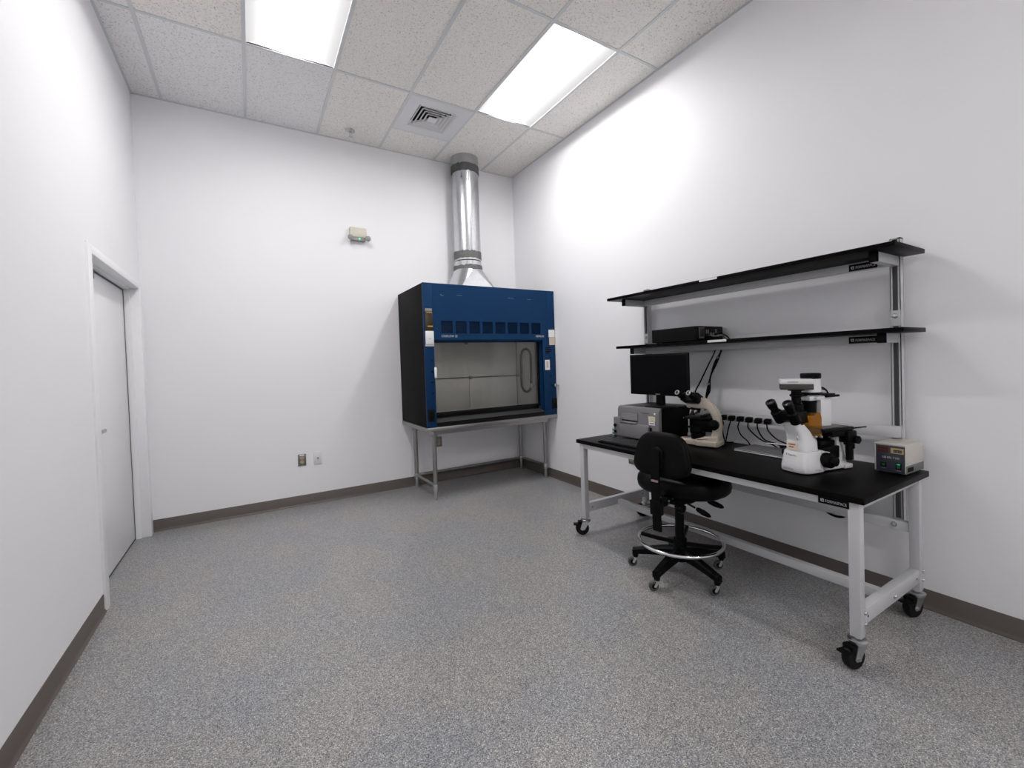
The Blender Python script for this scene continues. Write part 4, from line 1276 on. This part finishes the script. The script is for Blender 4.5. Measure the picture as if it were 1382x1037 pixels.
# binocular head swivelled towards the room
HM = Matrix.Translation((0.146, 0, 0.252)) @ Matrix.Rotation(math.radians(8), 4, 'Z')
hb = M(HM)
hb.prism([(-0.048, 0.0), (0.030, 0.0), (0.072, 0.020), (0.084, 0.052), (0.040, 0.066), (-0.030, 0.062)], -0.048, 0.048, 'xz', 0.008, 3)
hb.lathe([(0.040, -0.012), (0.042, 0.004)], (-0.006, 0, 0), n=28)
head = put('binocular_head', hb, BLACK_PL, t, **W_)
for y in (-0.040, 0.040):
    d = unit((0.078, y * 0.12, 0.100))
    p0 = V((0.046, y * 0.92, 0.012))
    e = put('eyepiece', M(HM).lathe([(0.025, 0), (0.025, 0.060), (0.019, 0.066), (0.019, 0.090), (0.022, 0.094), (0.0235, 0.124), (0.022, 0.128), (0.015, 0.128), (0.014, 0.120)], p0, d, 26), BLACK_PL, t, **W_)
    put('eye_lens', M(HM).lathe([(0.0140, 0.118), (0.0140, 0.122), (0.001, 0.123)], p0, d, 18), LENS_GLASS, e, **W_)
put('photo_port', M().lathe([(0.030, 0.300), (0.030, 0.345), (0.021, 0.350), (0.021, 0.382), (0.029, 0.386), (0.029, 0.394), (0.022, 0.398), (0.022, 0.412), (0.036, 0.414), (0.036, 0.422)], (0.126, 0, 0), n=26).box(0.060, 0.118, -0.012, 0.012, 0.384, 0.392, 0.002), BLACK_PL, t, **W_)
CM = Matrix.Translation((0.126, 0, 0)) @ Matrix.Rotation(math.radians(42), 4, 'Z')
cb = put('camera', M(CM).box(-0.048, 0.048, -0.070, 0.070, 0.421, 0.449, 0.003), GREY_CAM, t, label='square microscope camera', **W_)
put('camera_lid', M(CM).box(-0.049, 0.049, -0.071, 0.071, 0.449, 0.472, 0.003), SCOPE_WHITE, cb, **W_)
for k in range(4):
    put('vent_slot', M(CM).box(-0.018 + 0.016 * k - 0.005, -0.018 + 0.016 * k + 0.003, 0.0706, 0.0716, 0.453, 0.466), GREY_INK, cb, **W_)
put('name_print', M(CM).box(0.0487, 0.0495, -0.040, 0.005, 0.456, 0.464), mat('pale_grey_print', (0.48, 0.48, 0.48), 0.5), cb, **W_)
put('filter_lever', M().cyl((0.120, -0.055, 0.128), (0.205, -0.115, 0.136), 0.0045, n=10), CHROME, t, **W_)
put('side_knob', M().lathe([(0.012, 0), (0.012, 0.01), (0.021, 0.014), (0.021, 0.03), (0.012, 0.034)], (0.10, -0.060, 0.088), (0, -1, 0), 20), BLACK_PL, t, **W_)
put('lock_lever', M().box(0.150, 0.158, 0.022, 0.030, 0.168, 0.190, 0.002), CHROME, t, **W_)
# stickers and lettering on the front (facing the user)


def on_front(y, z, out=0.0):
    """Point on the front of the body at local y, z and its outward matrix."""
    if z < 0.11:
        hx_ = 0.082 - (z - 0.036) / 0.069 * 0.014 if z > 0.036 else 0.082
        cx = 0.088
    else:
        hx_, cx = 0.060, 0.093
    return V((cx + hx_ + out, y, z))


def local_face(p, tilt=0.0):
    """Matrix facing local +x (right as seen is +y)."""
    x = V((0, 1, 0))
    z = V((math.cos(tilt), 0, math.sin(tilt)))
    y = z.cross(x)
    m = Matrix((x, y, z)).transposed().to_4x4()
    m.translation = p
    return root_matrix(t) @ m


put('cream_label', M().box(0.1500, 0.1548, -0.030, 0.028, 0.116, 0.155), CREAM_PAPER, t, label='cream sticker with red print', **W_)
for z, y0, y1 in ((0.140, -0.024, 0.012), (0.127, -0.022, 0.004)):
    put('red_print', M().box(0.1546, 0.1551, y0, y1, z, z + 0.006), RED_INK, t, **W_)
put('white_label', M().prism([(0.1565, 0.104), (0.1592, 0.104), (0.1640, 0.078), (0.1615, 0.078)], -0.034, 0.026, 'xz'), PAPER, t, label='white sticker with blue and green print', **W_)
tl = math.radians(11)
text('sticker_print', 'Titan', 0.013, local_face(V((0.1630, -0.024, 0.086)), tl), BLUE_INK, t, 0.0003)
text('sticker_print', 'Bio', 0.013, local_face(V((0.1630, 0.005, 0.086)), tl), GREEN_INK, t, 0.0003)
put('sticker_bar', M().prism([(0.1598, 0.098), (0.1612, 0.098), (0.1632, 0.086), (0.1620, 0.086)], -0.031, -0.028, 'xz'), BLUE_INK, t, **W_)
text('front_print', 'ACCU-SCOPE', 0.009, local_face(V((0.1702, -0.042, 0.018)), 0), GREY_INK, t, 0.0003, width=0.052)
mm = Matrix((V((-1, 0, 0)), V((0, 0, 1)), V((0, 1, 0)))).transposed().to_4x4()
mm.translation = V((0.105, 0.0762, 0.018))
text('side_print', 'EXI-310', 0.009, root_matrix(t) @ mm, GREY_INK, t, 0.0003, width=0.034)

# ------------------------------------------------------------------ power supply box
t = thing('power_supply', 'beige power supply box with slate front and two green switches at the bench end', 'power supply', (-0.175, -3.845, ZTOP), math.radians(-2))
# local: front faces -x, seen left is +y
cs = put('cover', M().prism([(-0.100, 0.012), (0.100, 0.012), (0.100, 0.146), (-0.094, 0.146), (-0.100, 0.140)], -0.0605, 0.0605, 'xz', 0.002).box(-0.106, -0.099, 0.0555, 0.0605, 0.012, 0.142, 0.001).box(-0.106, -0.099, -0.0605, -0.0585, 0.012, 0.142).box(-0.106, -0.094, -0.0605, 0.0605, 0.138, 0.146, 0.002), BEIGE_CASE, t, **W_)
put('lower_case', M().box(-0.102, 0.1005, -0.0612, 0.0612, 0.007, 0.046, 0.001), GREY_CASE, t, **W_)
put('side_vent', M().box(-0.085, -0.02, -0.0616, -0.0608, 0.016, 0.036), BLACK_MATTE, t, **W_)
pf = put('front_panel', M().box(-0.1035, -0.0985, -0.0585, 0.0555, 0.009, 0.138, 0.001), SLATE, t, **W_)
for x in (-0.08, 0.08):
    for y in (-0.045, 0.045):
        put('foot', M().cyl((x, y, 0), (x, y, 0.008), 0.009, n=12), RUBBER, t, **W_)
put('display', M().box(-0.1045, -0.103, 0.005, 0.048, 0.102, 0.130), RED_DK, pf, label='dark red display', **W_)
put('counter_bezel', M().box(-0.1045, -0.103, -0.053, -0.004, 0.102, 0.128), YELLOW_LCD, pf, **W_)
put('counter_window', M().box(-0.1050, -0.1043, -0.047, -0.015, 0.107, 0.120), BLACK_MATTE, pf, **W_)
for k in range(5):
    y = -0.018 - k * 0.006
    put('counter_digit', M().box(-0.1053, -0.1049, y - 0.0038, y, 0.110, 0.117), GREY_INK, pf, **W_)
text('lettering', 'UB RFL T180', 0.0135, root_matrix(t) @ face_m((-0.1038, 0.030, 0.075), NX), WHITE_INK, pf, 0.0003, width=0.066)
s1 = put('rocker_switch', M().box(-0.1065, -0.103, 0.014, 0.036, 0.032, 0.054, 0.001), BLACK_PL, pf, **W_)
put('rocker', M().box(-0.1080, -0.106, 0.018, 0.032, 0.037, 0.049, 0.001), GREEN_DK, s1, **W_)
s2 = put('rocker_switch', M().box(-0.1065, -0.103, -0.045, -0.023, 0.026, 0.058, 0.001), BLACK_PL, pf, **W_)
put('rocker', M().box(-0.1080, -0.106, -0.041, -0.027, 0.031, 0.045, 0.001), GREEN_DK, s2, **W_)
put('rocker_lamp', M().box(-0.1083, -0.106, -0.041, -0.027, 0.048, 0.054, 0.001), GREEN_LIT, s2, **W_)
put('switch_caption', M().box(-0.1039, -0.103, 0.016, 0.034, 0.0235, 0.0265), GREY_INK, pf, **W_)
put('switch_caption', M().box(-0.1039, -0.103, -0.043, -0.025, 0.0195, 0.0225), GREY_INK, pf, **W_)
for x, z in ((-0.085, 0.122), (0.085, 0.122), (-0.085, 0.056), (0.085, 0.056)):
    put('screw', M().cyl((x, -0.0605, z), (x, -0.0625, z), 0.003, n=10), ZINC, cs, **W_)

# ------------------------------------------------------------------ desktop computer on the lower shelf
DZ0 = 1.438
t = thing('desktop_computer', 'slim black desktop computer lying flat on the lower shelf', 'computer', (-0.17, -2.63, DZ0))
put('case', M().box(-0.318, -0.030, -2.825, -2.440, DZ0 + 0.004, DZ0 + 0.102, 0.004), BLACK_PL, t)
put('front_face', M().box(-0.322, -0.317, -2.815, -2.440, DZ0 + 0.005, DZ0 + 0.102, 0.004), BLACK_MATTE, t)
for x in (-0.29, -0.06):
    for y in (-2.79, -2.47):
        put('foot', M().cyl((x, y, DZ0), (x, y, DZ0 + 0.006), 0.010, n=12), RUBBER, t)
YB = -2.825
put('power_inlet', M().box(-0.300, -0.245, YB - 0.004, YB + 0.002, DZ0 + 0.018, DZ0 + 0.092, 0.002), GREY_CASE, t)
for k in range(5):
    put('fan_slot', M().box(-0.296 + k * 0.010, -0.291 + k * 0.010, YB - 0.0055, YB - 0.003, DZ0 + 0.030, DZ0 + 0.085), BLACK_MATTE, t)
for x, z, w in ((-0.225, 0.050, 0.012), (-0.205, 0.050, 0.012), (-0.180, 0.03, 0.02), (-0.15, 0.03, 0.02), (-0.12, 0.055, 0.014), (-0.095, 0.03, 0.02)):
    put('port', M().box(x, x + w, YB - 0.003, YB + 0.002, DZ0 + z, DZ0 + z + 0.028, 0.001), SILVER_PL if w < 0.015 else GREY_CASE, t)
t = thing('signal_cable', 'grey and black leads plugged into the back of the desktop computer', 'cable', (-0.15, YB - 0.03, DZ0))
put('grey_lead', M().tube([(-0.21, YB - 0.010, DZ0 + 0.036), (-0.19, YB - 0.05, DZ0 + 0.030), (-0.13, YB - 0.06, DZ0 + 0.036), (-0.07, YB - 0.05, DZ0 + 0.012), (-0.03, YB - 0.06, DZ0 + 0.005)], 0.004, 8), SILVER_LT, t)
put('black_lead', M().tube([(-0.14, YB - 0.006, DZ0 + 0.045), (-0.12, YB - 0.04, DZ0 + 0.048), (-0.07, YB - 0.055, DZ0 + 0.030), (-0.026, YB - 0.05, DZ0 + 0.006), (-0.022, YB - 0.055, DZ0 + 0.006)], 0.0045, 8), BLACK_PL, t)
put('black_lead', M().tube([(-0.25, YB - 0.006, DZ0 + 0.03), (-0.235, YB - 0.04, DZ0 + 0.03), (-0.20, YB - 0.045, DZ0 + 0.012), (-0.10, YB - 0.03, DZ0 + 0.005), (-0.05, YB - 0.075, DZ0 + 0.005)], 0.0045, 8), BLACK_PL, t)

# cables hanging from the lower shelf behind the beige microscope
t = thing('hanging_cable', 'single thin black cable slanting down from the lower shelf beside the monitor', 'cable', (-0.10, -2.73, 0.76))
put('strand', M().tube([(-0.070, -2.80, 1.43), (-0.071, -2.785, 1.36), (-0.080, -2.74, 1.27), (-0.090, -2.68, 1.15), (-0.098, -2.63, 1.05), (-0.10, -2.605, 0.90), (-0.10, -2.60, 0.74)], 0.005, 8), BLACK_PL, t)
t = thing('cable_bundle', 'bundle of black cables hanging from the lower shelf to behind the beige microscope', 'cable', (-0.10, -2.80, 0.76))
for k in range(3):
    o_ = (k - 1) * 0.012
    wv = [0.0, 0.3, 1.0, 0.2, 1.3, 0.2, 0.0]
    zz_ = [(-0.070, -2.850, 1.43), (-0.072, -2.83, 1.36), (-0.075, -2.79, 1.28), (-0.080, -2.75, 1.18), (-0.085, -2.735, 1.08), (-0.090, -2.715, 1.00), (-0.095, -2.70, 0.74)]
    put('strand', M().tube([(x + 0.004 * k, y + o_ * q * 0.9, z) for (x, y, z), q in zip(zz_, wv)], 0.0055, 8), BLACK_PL, t)
for p in ((-0.075, -2.81, 1.32), (-0.083, -2.742, 1.13)):
    put('cable_tie', M().cyl(V(p) - V((0, -0.002, -0.006)), V(p) + V((0, -0.002, -0.006)), 0.011, n=14), GREY_INK, t)
t = thing('slack_cable', 'black cable sagging below the rear rail under the bench', 'cable', (-0.14, -3.55, 0.40))
put('strand', M().tube([(-0.090, -3.44, 0.445), (-0.092, -3.49, 0.405), (-0.092, -3.525, 0.393), (-0.092, -3.56, 0.396), (-0.092, -3.585, 0.415), (-0.090, -3.61, 0.445)], 0.0075, 8), BLACK_PL, t)

# ------------------------------------------------------------------ drafting chair (local +x is where the sitter faces)
CHAIR_RZ = 9
t = chair = thing('drafting_chair', 'black padded drafting chair with chrome foot ring rolled up to the bench', 'chair', (-0.714, -2.957, 0), math.radians(CHAIR_RZ))
ARMS = [math.radians(d) for d in (50, 121, 190, 262, 338)]
put('hub', M().lathe([(0.030, 0.085), (0.042, 0.092), (0.044, 0.150), (0.034, 0.175), (0.030, 0.180)], (0, 0, 0), n=28), BLACK_PL, t, **W_)
for k, q in enumerate(ARMS):
    rm = Matrix.Rotation(q - math.radians(CHAIR_RZ), 4, 'Z')
    b = M(rm)
    rings = []
    for x, zc, hz, hy_ in ((0.030, 0.140, 0.030, 0.030), (0.10, 0.135, 0.026, 0.028), (0.20, 0.117, 0.020, 0.024), (0.268, 0.102, 0.018, 0.021), (0.288, 0.096, 0.020, 0.020)):
        rings.append([(x, y, z) for y, z in ((-hy_, zc - hz), (hy_, zc - hz), (hy_, zc + hz * 0.6), (hy_ * 0.6, zc + hz), (-hy_ * 0.6, zc + hz), (-hy_, zc + hz * 0.6))])
    b.loft(rings)
    b.lathe([(0.017, 0.066), (0.019, 0.070), (0.019, 0.100)], (0.273, 0, 0), n=16)
    lg = put('base_leg', b, BLACK_PL, t, **W_)
    cm = rm @ Matrix.Translation((0.273, 0, 0)) @ Matrix.Rotation(math.radians(-31 + (8, -6, 4, 0, -5)[k]) - q, 4, 'Z')
    put('caster_fork', M(cm).lathe([(0.008, 0.054), (0.016, 0.055), (0.017, 0.061), (0.013, 0.064), (0.006, 0.065), (0.006, 0.075)], n=16).prism([(-0.008, 0.057), (0.011, 0.057), (-0.008, 0.024), (-0.018, 0.022), (-0.022, 0.030)], -0.0135, -0.0115, 'xz').prism([(-0.008, 0.057), (0.011, 0.057), (-0.008, 0.024), (-0.018, 0.022), (-0.022, 0.030)], 0.0115, 0.0135, 'xz').box(-0.008, 0.011, -0.0135, 0.0135, 0.054, 0.058), CHROME, lg, **W_)
    put('caster_wheel', M(cm).lathe([(0.014, -0.010), (0.025, -0.010), (0.0285, -0.006), (0.029, 0), (0.0285, 0.006), (0.025, 0.010), (0.014, 0.010)], (-0.019, 0, 0.029), (0, 1, 0), 26), GREYRUB, lg, **W_)
    put('caster_hub', M(cm).cyl((-0.019, -0.0108, 0.029), (-0.019, 0.0108, 0.029), 0.0150, n=18), BLACK_PL, lg, **W_)
put('column', M().lathe([(0.028, 0.17), (0.026, 0.47), (0.022, 0.472), (0.022, 0.505)], (0, 0, 0), n=28), BLACK_PL, t, **W_)
RZ, RR = 0.212, 0.242
put('foot_ring', M().tube([(RR * math.cos(2 * PI * k / 48), RR * math.sin(2 * PI * k / 48), RZ) for k in range(48)], 0.0105, 12, 1, True), CHROME, t, label='chrome foot ring', **W_)
put('ring_collar', M().lathe([(0.030, 0.172), (0.040, 0.176), (0.040, 0.222), (0.030, 0.226)], (0, 0, 0), n=28), BLACK_PL, t, **W_)
for q in (18, 108, 198, 288):
    m_ = Matrix.Rotation(math.radians(q), 4, 'Z')
    put('ring_spoke', M(m_).loft([[(x, y, z + dz) for y, dz in ((-0.008, -0.010), (0.008, -0.010), (0.008, 0.010), (-0.008, 0.010))] for x, z in ((0.036, 0.196), (0.14, 0.200), (RR - 0.008, RZ - 0.002))]), BLACK_PL, t, **W_)


def cushion(b, hx_, hy_, levels, ex=3.0, n=56, m=None, bend=None):
    """Padded slab: superellipse outline, levels of (height, inset scale)."""
    rings = []
    for z, sc_ in levels:
        r = []
        for k in range(n):
            q = 2 * PI * k / n
            c_, s_ = math.cos(q), math.sin(q)
            p = V(((hx_ - (1 - sc_) * hx_) * math.copysign(abs(c_) ** (2 / ex), c_), (hy_ - (1 - sc_) * hx_) * math.copysign(abs(s_) ** (2 / ex), s_), z))
            r.append(bend(p) if bend else p)
        rings.append(r)
    return b.loft(rings)


SZ = 0.500
seat_lv = [(0.0, 0.78), (0.004, 0.89), (0.022, 0.97), (0.052, 1.0), (0.082, 0.975), (0.102, 0.90), (0.112, 0.75), (0.116, 0.5), (0.114, 0.2)]
sb_ = lambda p: V((p.x + 0.048, 0.014 + p.y * (1.0 + 0.10 * (p.x / 0.21)), p.z + SZ - max(0.0, p.x - 0.12) ** 2 * 1.2 + 0.06 * p.y * p.y))
put('seat', cushion(M(), 0.192, 0.272, seat_lv, 2.9, bend=sb_), BLACK_VINYL, t, sharp=70, **W_)
put('seat_pan', M().box(-0.10, 0.17, -0.13, 0.13, SZ - 0.014, SZ + 0.006, 0.004).box(-0.09, 0.10, -0.06, 0.06, SZ - 0.050, SZ - 0.012, 0.006), BLACK_PL, t, **W_)
# backrest: vinyl pad in front, shell behind, carried by a flat bar
BZ, BXC = 0.770, -0.205
bk_bend = lambda p: V((BXC - p.z + 0.55 * p.y * p.y - 0.10 * p.x * 0 + 0.12 * (p.x), p.y * (1.0 - 0.18 * (p.x / 0.14)), BZ + p.x))
pad_lv = [(0.0, 0.93), (-0.004, 0.985), (-0.018, 1.0), (-0.034, 0.95), (-0.044, 0.80), (-0.047, 0.5), (-0.046, 0.2)]
put('backrest', cushion(M(), 0.128, 0.172, pad_lv, 3.3, bend=bk_bend), BLACK_VINYL, t, sharp=70, **W_)
sh_lv = [(0.0, 0.96), (0.006, 0.985), (0.012, 0.95), (0.017, 0.80), (0.019, 0.5), (0.019, 0.2)]
put('back_shell', cushion(M(), 0.126, 0.170, sh_lv, 3.3, bend=bk_bend), BLACK_FAB, t, sharp=70, **W_)
put('back_boss', M().prism([(0.036 * math.cos(q), 0.036 * math.sin(q) + 0.785) for q in [PI * k / 12 for k in range(13)]] + [(-0.036, 0.70), (0.036, 0.70)], BXC - 0.036, BXC - 0.020, 'yz', 0.006, 3), BLACK_PL, t, **W_)
put('back_bar', M().strip([(BXC - 0.040, 0, 0.805), (BXC - 0.046, 0, 0.74), (BXC - 0.052, 0, 0.62), (BXC - 0.048, 0, 0.50), (BXC - 0.040, 0, 0.335)], (0, 1, 0), 0.052, 0.012), BLACK_PL, t, **W_)
bh = put('bar_housing', M().box(BXC - 0.062, BXC - 0.022, -0.033, 0.033, 0.430, 0.515, 0.004).box(BXC - 0.030, 0.0, -0.026, 0.026, 0.470, 0.508, 0.004), BLACK_PL, t, **W_)
put('adjust_knob', M().lathe([(0.010, 0), (0.010, 0.03), (0.026, 0.034), (0.027, 0.055), (0.014, 0.062)], (-0.12, -0.040, 0.462), (0.2, -1, -0.35), 20), BLACK_PL, t, **W_)
for x, z in ((-0.165, 0.495), (-0.165, 0.478), (-0.12, 0.500), (-0.06, 0.498)):
    put('screw', M().cyl((x, -0.024, z), (x, -0.031, z), 0.0055, n=10), ZINC, t, **W_)
for p0, p1, p2, p3 in (((0.010, -0.020, 0.455), (0.050, -0.075, 0.415), (0.054, -0.080, 0.411), (0.100, -0.145, 0.365)), ((0.050, -0.065, 0.490), (0.092, -0.125, 0.462), (0.096, -0.131, 0.459), (0.142, -0.205, 0.425))):
    lv = put('lever', M().tube([p0, tuple(V(p0).lerp(V(p1), 0.5)), p1], 0.006, 8), BLACK_PL, t, **W_)
    d = unit(V(p3) - V(p2))
    L_ = (V(p3) - V(p2)).length
    put('lever_paddle', M().lathe([(0.008, 0), (0.014, 0.012), (0.017, L_ * 0.5), (0.013, L_ * 0.85), (0.005, L_)], p2, d, 14), BLACK_PL, lv, **W_)
bdg = put('badge', M().box(BXC - 0.0600, BXC - 0.0570, -0.022, 0.022, 0.622, 0.634), SILVER_LT, t, **W_)
put('badge_mark', M().box(BXC - 0.0606, BXC - 0.0598, -0.010, 0.006, 0.624, 0.632), mat('pinkish_red_mark', (0.5, 0.12, 0.18), 0.4), bdg, **W_)
